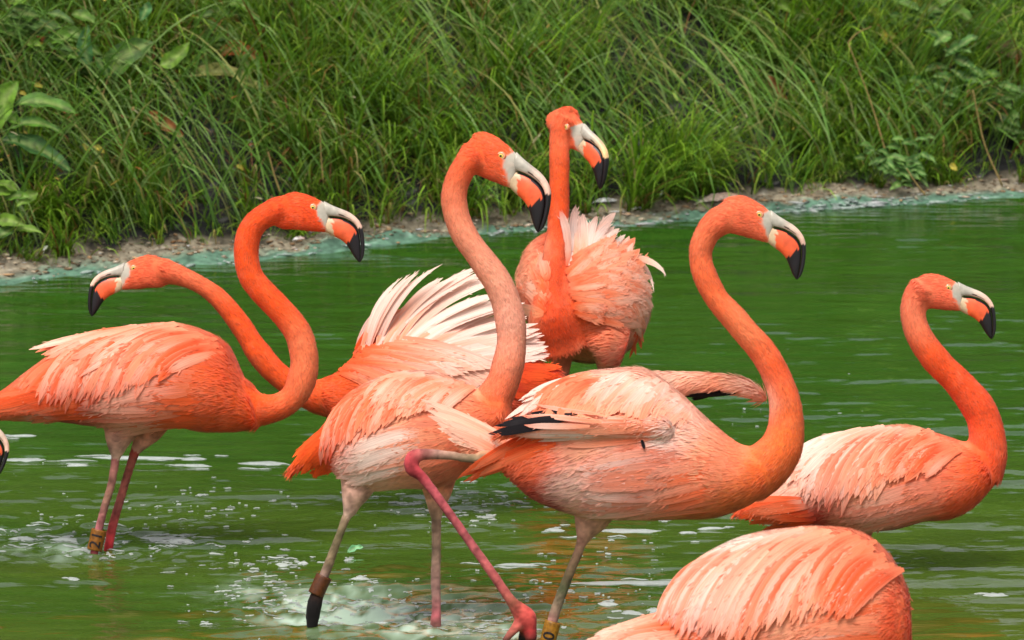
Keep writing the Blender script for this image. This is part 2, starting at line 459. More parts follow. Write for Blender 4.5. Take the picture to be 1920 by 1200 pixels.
def long_arcs():
    r = np.random.default_rng(44); k = 2600
    x = r.uniform(-1.5, 1.5, k); d = r.uniform(0.0, 1.1, k); y = shore_y(x) + strip(x) + d
    side = np.where(N1(x * 1.3, y * 1.1 + 4) + r.normal(0, .35, k) > 0, 0.0, math.pi) + r.normal(-0.5, .35, k) * np.where(r.random(k) < .5, 1, 1)
    col = np.array([lin(124, 164, 70), lin(108, 150, 66), lin(150, 180, 104), lin(160, 160, 92), lin(96, 140, 46)])[r.integers(0, 5, k)] * r.uniform(.5, 1.1, (k, 1))
    v, f, c = blades(np.stack([x, y, bank_z(x, y)], 1), r.uniform(.28, .55, k), r.uniform(.0038, .0075, k), side, r.uniform(.15, .5, k), r.uniform(1.2, 2.3, k), col, 8, r.normal(0, .5, k))
    link('tall_grass', new_mesh('tall_grass', v, f, color=c), M_GRASS, kind='stuff', category='grass', label='long pale grass blades arching over the sward')
long_arcs()
def leaf_bits():
    r = np.random.default_rng(45); k = 900
    x = r.uniform(-1.5, 1.5, k); d = r.uniform(0.02, 1.2, k); y = shore_y(x) + strip(x) + d
    pal = np.array([lin(176, 96, 50), lin(190, 160, 70), lin(160, 130, 80), lin(120, 80, 44), lin(206, 180, 80), lin(130, 150, 60), lin(200, 190, 150)])
    col = pal[r.integers(0, 7, k)] * r.uniform(.6, 1.1, (k, 1))
    left = np.clip(.5 - x, .25, 1.2)
    keep = r.random(k) < left
    x, y, col = x[keep], y[keep], col[keep]; k = len(x)
    v, f, c = blades(np.stack([x, y, bank_z(x, y) + r.uniform(.02, .20, k)], 1), r.uniform(.010, .035, k), r.uniform(.004, .011, k), r.uniform(0, 6.28, k), r.uniform(.6, 1.8, k), r.uniform(0, 1.2, k), col, 4, r.normal(0, .8, k))
    link('leaf_litter', new_mesh('leaf_litter', v, f, color=c), M_GRASS, kind='stuff', category='leaf litter', label='scraps of brown and yellow leaf caught in the grass')
leaf_bits()
grass_field('unseen_slope_grass', 14000, (-6, 6), (1.3, 9.5), (0.25, 0.6), (0.012, 0.03), 32, nseg=3, kind='stuff', category='grass', label='rough grass on the unseen upper slope, added for its reflection in the pond')  # out-of-view blades added so the pond reflects grass
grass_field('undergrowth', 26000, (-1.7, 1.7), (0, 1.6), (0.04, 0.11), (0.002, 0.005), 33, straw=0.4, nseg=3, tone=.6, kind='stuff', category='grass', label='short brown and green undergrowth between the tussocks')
# ------------------------------------------------------------------ flamingos
def T(x, y):                        # drawing units of the head pattern -> pixels from the eye
    return np.array([(x - 815) / 5.715, (y - 288) / 5.715])
HEAD_L = [((395, 215), (415, 462), 92), ((455, 132), (466, 488), 114), ((540, 102), (545, 506), 124), ((620, 92), (630, 528), 124),
          ((700, 110), (712, 552), 118), ((770, 142), (790, 572), 108), ((835, 184), (850, 588), 95), ((890, 222), (893, 602), 80),
          ((935, 254), (920, 612), 66), ((975, 285), (945, 622), 50)]
RIDGE = [(945, 250), (1030, 316), (1110, 364), (1190, 412), (1250, 466), (1298, 535), (1322, 610), (1324, 700), (1314, 800), (1300, 880), (1272, 955), (1230, 1000)]
GAPE = [(930, 428), (1000, 437), (1080, 456), (1150, 490), (1205, 528), (1248, 580), (1268, 640), (1275, 710), (1268, 800), (1254, 880), (1240, 948), (1224, 996)]
LOWER = [(915, 602), (965, 645), (1010, 674), (1055, 708), (1085, 742), (1108, 772), (1127, 814), (1146, 864), (1165, 912), (1186, 958), (1205, 985), (1221, 1001)]
UP_W = [56, 52, 48, 46, 45, 44, 42, 38, 32, 26, 18, 8]
LO_W = [60, 58, 58, 58, 56, 54, 48, 42, 36, 28, 18, 8]

C_NECK = lin(240, 86, 32); C_HEAD = lin(243, 84, 38); C_PALE = lin(249, 186, 162); C_WHITE = lin(249, 220, 206)
C_SAL = lin(245, 132, 92); C_OR = lin(241, 92, 38); C_RED = lin(196, 44, 30); C_PINK = lin(238, 140, 114)
C_DEEP = lin(230, 68, 26); C_PEACH = lin(249, 162, 124); C_BLACK = lin(26, 20, 24)
C_LEGP = lin(186, 118, 110); C_LEGG = lin(150, 128, 100); C_LEGR = lin(196, 66, 74); C_SKIN = lin(182, 174, 160)

def blend_px(px, ctrl, soft):
    """inverse-distance blend of colour points (x, y, colour) in drawing coordinates"""
    pos = np.array([[c[0], c[1]] for c in ctrl], float); col = np.array([c[2] for c in ctrl])
    out = np.empty((len(px), 3))
    for i in range(0, len(px), 20000):
        d2 = ((px[i:i + 20000, None] - pos[None]) ** 2).sum(-1)
        w = 1.0 / (d2 + soft * soft) ** 2.2
        out[i:i + 20000] = (w @ col) / w.sum(1)[:, None]
    return out

class Bird:
    def __init__(s, label, D, eye, tip, face=1, yaw=0.0, foot=None, seed=0, eye_off=0.0):
        s.D = D; s.m = D / F; s.face = face; s.yaw = yaw
        s.prims = []; s.samples = []; s.ctrl = []; s.label = label
        s.rng = np.random.default_rng(100 + seed)
        s.eye = np.array(eye, float); s.eye_off = eye_off
        a = np.array(tip, float) - s.eye; a[0] *= face
        t = T(1225, 1000)
        if yaw: a = np.array([a[0] / math.cos(yaw), a[1]])
        s.hs = np.linalg.norm(a) / np.linalg.norm(t)
        s.ha = math.atan2(a[1], a[0]) - math.atan2(t[1], t[0])
        g = ground(np.float64(foot[0]), np.float64(foot[1])) if foot else P(np.float64(eye[0]), np.float64(1100), D)
        s.base = np.array([g[0], g[1], 0.0])
        s.root = thing('flamingo', s.base, label, 'flamingo', 'flamingos wading in the green pond')
    # -- head-local pixel (pattern) -> drawing px, py, depth offset (m)
    def hp(s, x, y, d=0.0):
        q = (np.asarray(x, float) - 815) / 5.715, (np.asarray(y, float) - 288) / 5.715
        ca, sa = math.cos(s.ha), math.sin(s.ha)
        u = (q[0] * ca - q[1] * sa) * s.hs; v = (q[0] * sa + q[1] * ca) * s.hs
        w = np.asarray(d, float) / 5.715 * s.hs
        cy, sy = math.cos(s.yaw), math.sin(s.yaw)
        uu = u * cy - w * sy; ww = -u * sy - w * cy          # w>0 is the side towards the camera
        return s.eye[0] + s.face * uu, s.eye[1] + v, ww * s.m + s.eye_off
    def hP(s, x, y, d=0.0):
        a, b, c = s.hp(x, y, d)
        return P(a, b, s.D, c)
    # -- body building blocks
    def torso(s, st, off=0.0, n=40, tag='torso', power=2.0, flow=-1):
        """stations ((top x,y),(bottom x,y),half width px[,depth offset px])"""
        a = np.array([[q[0][0], q[0][1], q[1][0], q[1][1], q[2], q[3] if len(q) > 3 else 0] for q in st], float)
        mid = np.stack([(a[:, 0] + a[:, 2]) / 2, (a[:, 1] + a[:, 3]) / 2], 1)
        c = catmull(np.concatenate([mid, a], 1), n)[:, 2:]
        # round the ends
        top = Pc(c[:, 0], c[:, 1], s.D, off + c[:, 5] * s.m); bot = Pc(c[:, 2], c[:, 3], s.D, off + c[:, 5] * s.m)
        cen = (top + bot) / 2; ax1 = (top - bot) / 2
        ax2 = np.zeros_like(ax1); ax2[:, 1] = np.maximum(c[:, 4], 3) * s.m
        s.prims.append(ring_loft(cen, ax1, ax2, 28, power))
        t = np.gradient(cen, axis=0); t /= np.linalg.norm(t, axis=1)[:, None]
        r = np.minimum(np.linalg.norm(ax1, axis=1), np.linalg.norm(ax2, axis=1))
        R = np.linalg.norm(ax1, axis=1)
        s.samples.append((tag, cen, R, t * flow, None))
    def tube(s, pts, tag='neck', n=60, colors=None, flat=1.0, flow=1):
        """points (px, py, radius px[, depth offset px])"""
        a = np.array([[q[0], q[1], q[2], q[3] if len(q) > 3 else 0] for q in pts], float)
        if tag == 'neck':
            ext = []
            for x, y, r in ((600, 305, 20), (500, 306, 24.5)):
                u = s.hp(x, y); ext.append([u[0], u[1], r * s.hs, (u[2]) / s.m])
            a = np.concatenate([np.array(ext), a])
        c = catmull(a, n)
        p = Pc(c[:, 0], c[:, 1], s.D, c[:, 3] * s.m)
        if tag == 'neck':
            c[:, 2] *= 1 + .022 * np.interp(np.arange(n), np.arange(0, n + 4, 4), s.rng.normal(0, 1, len(np.arange(0, n + 4, 4))))
        s.prims.append(tube(p, np.maximum(c[:, 2], 2) * s.m, 18, flat))
        t = np.gradient(p, axis=0); t /= np.linalg.norm(t, axis=1)[:, None] + 1e-9
        cc = None
        if colors is not None:
            f = np.array([k[0] for k in colors], float); cv = np.array([k[1] for k in colors])
            u = np.linspace(0, 1, n); cc = np.stack([np.interp(u, f, cv[:, i]) for i in range(3)], 1)
            if tag == 'neck':
                for k in range(0, n, 4): s.ctrl.append((c[k, 0], c[k, 1], cc[k]))
        s.samples.append((tag, p, np.maximum(c[:, 2], 2) * s.m, t * flow, cc))
    def head(s, col=C_HEAD, skip=0):
        n = 30
        a = np.array([list(q[0]) + list(q[1]) + [q[2]] for q in HEAD_L[skip:]], float)
        a0 = a[0].copy(); m0 = (a0[:2] + a0[2:4]) / 2
        cap = [np.concatenate([m0 + (a0[:2] - m0) * k + [dx, 0], m0 + (a0[2:4] - m0) * k + [dx, 0], [a0[4] * k]]) for dx, k in ((-52, .35), (-36, .72), (-14, .93))]
        a = np.concatenate([np.array(cap), a])
        mid = (a[:, :2] + a[:, 2:4]) / 2
        c = catmull(np.concatenate([mid, a], 1), n)[:, 2:]
        top = s.hP(c[:, 0], c[:, 1]); bot = s.hP(c[:, 2], c[:, 3])
        cen = (top + bot) / 2
        e1 = s.hP(np.array([0.]), np.array([0.]), np.array([100.]))[0] - s.hP(np.array([0.]), np.array([0.]), np.array([0.]))[0]
        e1 = e1 / 100.0
        ax2 = e1[None] * c[:, 4:5]
        s.prims.append(ring_loft(cen, (top - bot) / 2, ax2, 24, 2.15))
        t = np.gradient(cen, axis=0); t /= np.linalg.norm(t, axis=1)[:, None]
        s.samples.append(('head', cen, np.linalg.norm(top - bot, axis=1) / 2, -t, None))
        for (x, y) in ((480, 300), (560, 200), (560, 400), (660, 180), (660, 320), (660, 470), (740, 250), (750, 420), (800, 200)):
            u = s.hp(x, y); s.ctrl.append((u[0], u[1], col * (1.06 if y < 220 else 1.0)))
        s.has_head = True
        s.head_side = e1 / np.linalg.norm(e1)
    def bill(s, streak=C_PEACH, yellow=False):
        n = 44
        S = np.linspace(0, 11, n)
        ip = lambda arr: np.stack([np.interp(S, range(12), [q[k] for q in arr]) for k in (0, 1)], 1) if not np.isscalar(arr[0]) else np.interp(S, range(12), arr)
        def smooth(a):
            for _ in range(2): a[1:-1] = (a[:-2] + 2 * a[1:-1] + a[2:]) / 4
            return a
        rd, gp, lw = smooth(ip(RIDGE)), smooth(ip(GAPE)), smooth(ip(LOWER))
        side = s.head_side * (s.m * s.hs / 5.715)
        nr = 40
        ang = np.linspace(0, 2 * np.pi, nr, endpoint=False)
        for which in ('upper_bill', 'lower_bill'):
            a, b, w = (rd, gp, ip(UP_W)) if which[0] == 'u' else (gp, lw, ip(LO_W))
            if which[0] == 'l': a = a + (b - a) * 0.02
            tp, bt = s.hP(a[:, 0], a[:, 1]), s.hP(b[:, 0], b[:, 1])
            cen, ax = (tp + bt) / 2, (tp - bt) / 2
            v, f = ring_loft(cen, ax, side[None] * w[:, None], nr, 2.3 if which[0] == 'u' else 2.2)
            u = np.concatenate([np.repeat(S / 11, nr), [0, 1]])
            h = np.concatenate([np.tile((np.cos(ang) + 1) / 2, n), [.5, .5]])   # 1 = top edge
            sd = np.concatenate([np.tile(np.sin(ang), n), [0, 0]])
            nzv = 0.02 * np.sin(u * 60 + h * 9)
            if which[0] == 'u':
                k = np.clip((u - 0.14) / 0.3, 0, 1)[:, None]
                c = C_SKIN * (1 - k) + (lin(236, 190, 168) if not yellow else lin(240, 196, 140)) * k
                nos = (np.abs(u - 0.27) < 0.09) & (np.abs(h - 0.36 + (u - .27) * .4) < 0.055)
                c = np.where(nos[:, None], lin(70, 44, 40), c)
                c = np.where((u > 0.50 + 0.05 * h + nzv * .4)[:, None], C_BLACK, c)
                c = np.where(((h < 0.10) & (u > .05))[:, None], lin(48, 26, 26), c)
            else:
                c = np.where((u < 0.085 + 0.07 * (1 - h) + nzv)[:, None], lin(206, 176, 140), np.broadcast_to(lin(240, 96, 52), (len(u), 3)))
                c = np.where((u > 0.455 + 0.12 * h - 0.05 * h * h + nzv)[:, None], C_BLACK, c)
                c = np.where(((h > 0.955 - 0.10 * np.clip(u * 2, 0, 1)) & (u > 0.06))[:, None], C_BLACK, c)
            link(which, new_mesh(which, v, f, color=c), M_BILL, s.root, s.base)
    def eyes(s, sides=(1, -1)):
        for sg in sides:
            r0 = 34.0
            # find the skin beside the eye
            o = s.hP(np.array([815.]), np.array([290.]), np.array([260. * sg]))[0]
            d = -s.head_side * sg
            hit = s.bvh.ray_cast(Vector(o), Vector(d))
            c0 = np.array(hit[0]) if hit[0] is not None else s.hP(815., 290., 100. * sg)
            px = s.m * s.hs / 5.715
            e1 = (s.hP(np.array([915.]), np.array([288.]))[0] - s.hP(np.array([815.]), np.array([288.]))[0]); e1 /= np.linalg.norm(e1)
            nrm = s.head_side * sg
            e1 = e1 - nrm * e1.dot(nrm); e1 /= np.linalg.norm(e1)
            e2 = np.cross(nrm, e1)
            rings = [(0, 9, 'p'), (10.5, 8.7, 'p'), (12, 8.4, 'i'), (18, 7, 'i'), (23, 5, 'i'), (24.5, 5, 'd'), (27, 5.6, 'r'), (34, 4, 'r'), (42, 0.5, 's'), (48, -14, 's')]
            cm = dict(p=lin(14, 10, 10), i=lin(236, 206, 96), d=lin(120, 70, 50), r=lin(240, 176, 136), s=lin(242, 120, 78))
            v, c = [c0 + nrm * px * 9], [cm['p']]
            a = np.linspace(0, 2 * np.pi, 18, endpoint=False)
            for r, hgt, k in rings[1:]:
                for q in a:
                    v.append(c0 + (e1 * math.cos(q) * r * 1.08 + e2 * math.sin(q) * r * 0.95 + nrm * hgt) * px); c.append(cm[k])
            f = [[0, 1 + i, 1 + (i + 1) % 18] for i in range(18)]
            for k in range(len(rings) - 2):
                for i in range(18):
                    f.append([1 + k * 18 + i, 1 + (k + 1) * 18 + i, 1 + (k + 1) * 18 + (i + 1) % 18, 1 + k * 18 + (i + 1) % 18])
            link('eye', new_mesh('eye', v, f, color=np.array(c)), M_EYE, s.root, s.base)
    # -- one skin
    def skin(s, voxel=0.0034, soft=26, leg_soft=0.004, down=True, down_n=9000, down_len=1.0):
        bm_v, bm_f, k = [], [], 0
        for v, f in s.prims:
            bm_v.append(v); bm_f += [[i + k for i in q] for q in f]; k += len(v)
        me = new_mesh('body_draft', np.concatenate(bm_v), bm_f)
        bm = bmesh.new(); bm.from_mesh(me); bmesh.ops.recalc_face_normals(bm, faces=bm.faces); bm.to_mesh(me); bm.free()
        ob = bpy.data.objects.new('body_draft', me); COL.objects.link(ob)
        md = ob.modifiers.new('r', 'REMESH'); md.mode = 'VOXEL'; md.voxel_size = voxel; md.adaptivity = 0
        dg = bpy.context.evaluated_depsgraph_get(); dg.update()
        ev = ob.evaluated_get(dg)
        m2 = bpy.data.meshes.new_from_object(ev, depsgraph=dg)
        bpy.data.objects.remove(ob); bpy.data.meshes.remove(me)
        nv = len(m2.vertices)
        co = np.empty(nv * 3); m2.vertices.foreach_get('co', co); co = co.reshape(-1, 3)
        ed = np.empty(len(m2.edges) * 2, np.int64); m2.edges.foreach_get('vertices', ed); ed = ed.reshape(-1, 2)
        deg = np.bincount(ed.ravel(), minlength=nv).astype(float)[:, None]
        def lap(x):
            o = np.zeros_like(x)
            for q in range(3):
                o[:, q] = np.bincount(ed[:, 0], x[ed[:, 1], q], nv) + np.bincount(ed[:, 1], x[ed[:, 0], q], nv)
            return o / deg - x
        for _ in range(22):
            co += 0.55 * lap(co); co -= 0.565 * lap(co)
        for _ in range(2): co += 0.4 * lap(co)
        m2.vertices.foreach_set('co', co.astype(np.float32).ravel()); m2.update()
        # nearest building block of every vertex
        best = {}; flow = np.zeros((nv, 3)); bd = np.full(nv, 9.0)
        legc = np.zeros((nv, 3))
        for tag, p, r, t, cc in s.samples:
            dmin = np.full(nv, 9.0); arg = np.zeros(nv, int)
            for i in range(0, nv, 8000):
                dd = np.sqrt(((co[i:i + 8000, None] - p[None]) ** 2).sum(-1)) - r[None]
                arg[i:i + 8000] = dd.argmin(1); dmin[i:i + 8000] = dd.min(1)
            up = dmin < bd
            flow[up] = t[arg[up]]; bd[up] = dmin[up]
            if tag == 'leg':
                old = best.get('leg', np.full(nv, 9.0)); w = dmin < old
                legc[w] = cc[arg[w]]
            best[tag] = np.minimum(best.get(tag, np.full(nv, 9.0)), dmin)
        for tag in ('torso', 'neck', 'head', 'leg'): best.setdefault(tag, np.full(nv, 9.0))
        px = to_px(co, s.D)
        col = blend_px(px, s.ctrl, soft)
        wl_ = np.exp(-np.clip(best['leg'], 0, 1) / leg_soft); wo_ = np.exp(-np.clip(np.minimum(best['torso'], np.minimum(best['neck'], best['head'])), 0, 1) / leg_soft) * 1.6
        w = (wl_ / (wl_ + wo_ + 1e-9))[:, None]
        col = col * (1 - w) + legc * w
        skinmask = np.zeros(nv)
        if getattr(s, 'has_head', False):
            # bare pale skin between eye and bill
            c1 = s.hp(0, 0)
            ca, sa = math.cos(s.ha), math.sin(s.ha)
            dx = (px[:, 0] - s.eye[0]) * s.face / max(math.cos(s.yaw), .5); dy = px[:, 1] - s.eye[1]
            if s.yaw:
                e = co - s.hP(815., 288.); dep = e @ s.head_side
                dx = ((px[:, 0] - s.eye[0]) * s.face + dep / s.m * math.sin(s.yaw)) / math.cos(s.yaw)
            qx = (dx * ca + dy * sa) / s.hs * 5.715 + 815; qy = (-dx * sa + dy * ca) / s.hs * 5.715 + 288
            edge = np.interp(qy, [150, 250, 300, 360, 430, 520, 600, 680], [930, 905, 852, 842, 872, 905, 905, 890])
            edge = edge + 7 * np.sin(qy / 17.0)
            skinmask = np.clip((qx - edge) / 16 + .5, 0, 1) * (best['head'] < 0.02) * (qx < 1100)
            mott = N1(qx / 14, qy / 14)[:, None] * 0.06
            shade = np.clip((qy - 470) / 120, 0, 1)[:, None]
            col = col * (1 - skinmask[:, None]) + (C_SKIN * (1 - shade) + lin(236, 176, 140) * shade) * (1 + mott) * skinmask[:, None]
        mott = 0.04 * N2(co[:, 0] * 160, co[:, 2] * 160 + co[:, 1] * 90) + 0.06 * N3(co[:, 0] * 60, co[:, 2] * 60 + co[:, 1] * 40)
        feath = np.clip(1 - w[:, 0] * 1.6, 0, 1)
        pm = np.clip(N1(co[:, 0] * 75, co[:, 2] * 75 + co[:, 1] * 40) * .8 + N4(co[:, 0] * 150, co[:, 2] * 150) * .5, 0, 1)[:, None] * .22 * feath[:, None]
        col = col * (1 - pm) + (col * .45 + .55 * C_PEACH) * pm
        col = np.clip(col * (1 + (mott * feath + (0.30 * N4(co[:, 0] * 120, co[:, 2] * 70) + .25 * N1(co[:, 0] * 260, co[:, 2] * 300) - .22) * (1 - feath))[:, None]), 0.004, 0.93)
        a = m2.color_attributes.new('pigment', 'FLOAT_COLOR', 'POINT')
        c4 = np.ones((nv, 4), np.float32); c4[:, :3] = col; a.data.foreach_set('color', c4.ravel())
        m2.polygons.foreach_set('use_smooth', np.ones(len(m2.polygons), bool))
        no = np.empty(nv * 3); m2.vertices.foreach_get('normal', no); no = no.reshape(-1, 3)
        fc = [tuple(p.vertices) for p in m2.polygons]
        s.bvh = BVHTree.FromPolygons([tuple(x) for x in co], fc)
        s.co, s.no, s.col = co, no, col
        s.kd = KDTree(nv)
        for i in range(nv): s.kd.insert(co[i], i)
        s.kd.balance()
        s.kd_flow = flow
        m2.name = 'body'
        link('body', m2, M_BODY, s.root, s.base)
        if not down: return
        # short contour feathers over all feathered skin
        area_w = feath * (1 - skinmask) * np.where(best['head'] < np.minimum(best['neck'], best['torso']), 0.8, 1.0)
        area_w = area_w * (best['leg'] > 0.004)
        cam_side = ((CAM - co) * no).sum(1) > -0.6
        idx = np.nonzero((area_w > 0.35) & cam_side)[0]
        idx = s.rng.choice(idx, int(down_n * 2.0), replace=True)
        isneck = np.minimum(best['neck'], best['head'])[idx] < best['torso'][idx]
        trans = np.clip((best['torso'][idx] - np.minimum(best['neck'], best['head'])[idx]) / 0.02, -1, 1) * 0.5 + 0.5
        p, nn, fl = co[idx], no[idx], flow[idx].copy()
        fl[:, 2] -= 0.35 * (~isneck)
        fl += s.rng.normal(0, 0.15, fl.shape)
        fl -= nn * (fl * nn).sum(1)[:, None]; fl /= np.linalg.norm(fl, axis=1)[:, None] + 1e-9
        L = ((1 - trans) * 0.019 + trans * 0.0075) * s.rng.uniform(0.7, 1.4, len(idx)) * down_len
        W = (1 - trans) * 0.0030 + trans * 0.0017
        sd = np.cross(fl, nn)
        lift = 0.028 + 0.016 * s.rng.normal(0, 1, len(idx)) + 0.03 * trans
        r0 = p - nn * 0.0006
        mid = p + fl * (L * .45)[:, None] + nn * (L * (lift * .6 + .02))[:, None]
        tipp = p + fl * L[:, None] + nn * (L * lift)[:, None]
        v = np.stack([r0, mid + sd * (W * .5)[:, None], mid - sd * (W * .5)[:, None], tipp], 1)
        k = np.arange(len(idx))[:, None] * 4
        f = np.concatenate([k + np.array([[0, 1, 2]]), k + np.array([[1, 3, 2]])])
        jit = (1 + s.rng.normal(0, 1, (len(idx), 1)) * (.055 + .045 * trans[:, None])) * (1 + s.rng.normal(0, 0.02, (len(idx), 3)))
        c = np.repeat((col[idx] * jit)[:, None], 4, 1); c[:, 3] = c[:, 3] * 0.85 + 0.15 * C_PALE * jit
        me = new_mesh('contour_feathers', v.reshape(-1, 3), f, color=np.clip(c, 0.004, .93).reshape(-1, 3))
        vn = np.repeat(nn + s.rng.normal(0, .05, nn.shape), 4, 0); vn /= np.linalg.norm(vn, axis=1)[:, None]
        me.normals_split_custom_set_from_vertices(vn.astype(np.float32).tolist())
        link('contour_feathers', me, M_DOWN, s.root, s.base, kind='stuff', label='short down covering the body and neck')
    # -- large feathers, each its own object lying on the body (or standing free of it)
    def feather(s, root, ctrl, tip, w, c0, c1, lift=0.003, rise=0.004, curl=0.0, roll=0.12, side=1, tipw=0.55, name='feather', label=None, D0=0.0, point=False, wall=0.5, fray=18, mean=None, soft=1.0):
        n = 13
        t = np.linspace(0, 1, n)[:, None]
        q = (1 - t) ** 2 * np.array(root, float) + 2 * t * (1 - t) * np.array(ctrl, float) + t ** 2 * np.array(tip, float)
        base = P(q[:, 0], q[:, 1], s.D)
        depth = np.full(n, np.nan); nor = np.zeros((n, 3))
        for i in range(n):
            d = base[i] - CAM; d /= np.linalg.norm(d)
            h = s.bvh.ray_cast(Vector(CAM), Vector(d))
            if h[0] is not None:
                depth[i] = np.linalg.norm(np.array(h[0]) - CAM) - np.linalg.norm(base[i] - CAM); nor[i] = h[1]
        ok = ~np.isnan(depth)
        if ok.any():
            j = np.arange(n)
            first, last = j[ok][0], j[ok][-1]
            dd = np.interp(j, j[ok], depth[ok])
            if last < n - 1:          # free end: keep going the way it was heading, at most back to the body's mid plane
                sl = np.clip(dd[last] - dd[max(last - 2, 0)], -0.004, 0.010) * 0.4
                dd[last + 1:] = dd[last] + sl * (1 - np.exp(-(j[last + 1:] - last) * .4)) / .4
            for a in range(n):
                if not ok[a]: nor[a] = nor[j[ok][np.argmin(abs(j[ok] - a))]]
            for _ in range(5):
                e = dd.copy(); e[1:-1] = (dd[:-2] + dd[1:-1] * 2 + dd[2:]) / 4
                dd = np.minimum(e, dd + 0.0006) if _ < 4 else e
                no2 = nor.copy(); no2[1:-1] = nor[:-2] + nor[1:-1] + nor[2:]; nor = no2
        else:
            dd = np.full(n, D0); nor[:] = (CAM - base)
        view = base - CAM; view /= np.linalg.norm(view, axis=1)[:, None]
        nor = nor / (np.linalg.norm(nor, axis=1)[:, None] + 1e-9)
        nor = nor - view * wall                    # turn a little towards the eye so edge-on feathers keep their blade
        nor /= np.linalg.norm(nor, axis=1)[:, None]
        u = t[:, 0]
        c = base + view * dd[:, None] + nor * (lift + rise * u + curl * u ** 3)[:, None]
        tan = np.gradient(c, axis=0); tan /= np.linalg.norm(tan, axis=1)[:, None]
        sd = np.cross(tan, nor); sd /= np.linalg.norm(sd, axis=1)[:, None]
        nor = np.cross(sd, tan)
        prof = np.interp(u, [0, .12, .4, .72, .88, .96, 1], [.35, .65, .95, .95, .68, .36, .05]) if not point else np.interp(u, [0, .15, .45, .75, 1], [.35, .8, 1, .62, .03])
        hw = w * s.m * 0.5 * prof
        ac = np.array([-1, -.55, 0, .55, 1.0]); arch = np.array([-.08, -.01, .02, -.01, -.08])
        v = c[:, None] + sd[:, None] * (hw[:, None] * ac[None])[..., None] + nor[:, None] * (hw[:, None] * (arch[None] + roll * side * ac[None]))[..., None]
        i, j = np.meshgrid(np.arange(n - 1), np.arange(4), indexing='ij'); k = i * 5 + j
        f = np.stack([k, k + 1, k + 6, k + 5], -1).reshape(-1, 4)
        k0 = np.clip((u - .15) / .75, 0, 1)[:, None]
        dark = np.mean(c1) < .02
        cc = c0 * (1 - k0) + c1 * k0
        if dark:
            cc = np.repeat(cc[:, None], 5, 1)
        else:
            loc = np.array([s.col[s.kd.find(Vector(x))[1]] for x in (c[1], c[4], c[8], c[-1])]); lc = np.stack([np.interp(u, [0, .33, .66, 1], loc[:, q]) for q in range(3)], 1)
            mean = lc if mean is None else mean[0] * (1 - k0) + mean[1] * k0
            ef = np.array([.80, .30, 0, .30, .80])[None, :, None] * soft
            cc = cc[:, None] * (1 - ef) + mean[:, None] * ef
            onb = 1.0 if ok.sum() > n - 2 else .25
            tf = (np.interp(u, [0, .10, .25, .70, .92, 1], [1, .7, .15, .10, .62, .95]) * soft * onb)[:, None, None]
            cc = cc * (1 - tf) + lc[:, None] * tf
        uv = np.stack(np.broadcast_arrays(ac[None] + 0 * u[:, None], u[:, None] * 6), -1)
        V, Cc, U2 = v.reshape(-1, 3), cc.reshape(-1, 3), uv.reshape(-1, 2)
        nb_ = 0 if np.mean(c1) < .02 else fray
        if nb_:
            ib = np.where(s.rng.random(nb_) < .45, s.rng.integers(n - 4, n - 1, nb_), s.rng.integers(3, n - 1, nb_))
            jb = np.where(ib >= n - 3, s.rng.integers(0, 5, nb_), s.rng.choice([0, 0, 4, 4, 1, 3], nb_))
            o = v[ib, jb]; sg = ac[jb][:, None]
            dr = tan[ib] + sd[ib] * sg * s.rng.uniform(.05, .5, (nb_, 1)) + nor[ib] * s.rng.normal(.03, .08, (nb_, 1))
            dr /= np.linalg.norm(dr, axis=1)[:, None]
            Lb = (w * s.m * s.rng.uniform(.35, .8, nb_))[:, None]; wb = (w * s.m * s.rng.uniform(.025, .07, nb_))[:, None]
            q2 = np.cross(dr, nor[ib])
            o = o - dr * Lb * .25 + nor[ib] * .0006
            bv = np.stack([o, o + dr * Lb * .5 + q2 * wb, o + dr * Lb * .5 - q2 * wb, o + dr * Lb - nor[ib] * Lb * .05], 1)
            kk = len(V) + np.arange(nb_)[:, None] * 4
            f = [list(x) for x in f] + [list(x) for x in np.concatenate([kk + np.array([[0, 1, 2]]), kk + np.array([[1, 3, 2]])])]
            V = np.concatenate([V, bv.reshape(-1, 3)]); Cc = np.concatenate([Cc, np.repeat(cc[ib, jb] * s.rng.normal(1, .06, (nb_, 1)), 4, 0)])
            U2 = np.concatenate([U2, np.repeat(uv[ib, jb], 4, 0)])
        vn = np.repeat(nor[:, None], 5, 1) * .8 + .2 * (nor[:, None] - sd[:, None] * (ac * -.25)[None, :, None])
        vn = vn.reshape(-1, 3)
        if nb_: vn = np.concatenate([vn, np.repeat(nor[ib], 4, 0)])
        vn = vn / np.linalg.norm(vn, axis=1)[:, None]
        me = new_mesh(name, V, f, color=np.clip(Cc, .004, .93), uv=U2)
        if len(me.vertices) == len(vn): me.normals_split_custom_set_from_vertices(vn.astype(np.float32).tolist())
        link(name, me, M_FEATHER, s.root, s.base, label=label)
    def tract(s, roots, tips, n, w, pal, a=0.7, b=0.2, jit=8, lift=0.003, rise=0.004, curl=0.0, side=1, roll=0.035, name='feather', point=False, wall=0.5, order=1, wj=0.22, D0=0.0, fray=9, soft=0.95):
        R = np.array(roots, float); Tt = np.array(tips, float)
        spal = sorted(pal, key=lambda q: float(np.sum(q[0] + q[1]))); ph = s.rng.uniform(0, 6); bandw = s.rng.uniform(5, 9)
        if n > 4: n = int(n * 1.75); w = w * .84
        us = np.linspace(0, 1, n); mean = (np.mean([q[0] for q in pal], 0), np.mean([q[1] for q in pal], 0))
        lift *= .55; rise *= .55
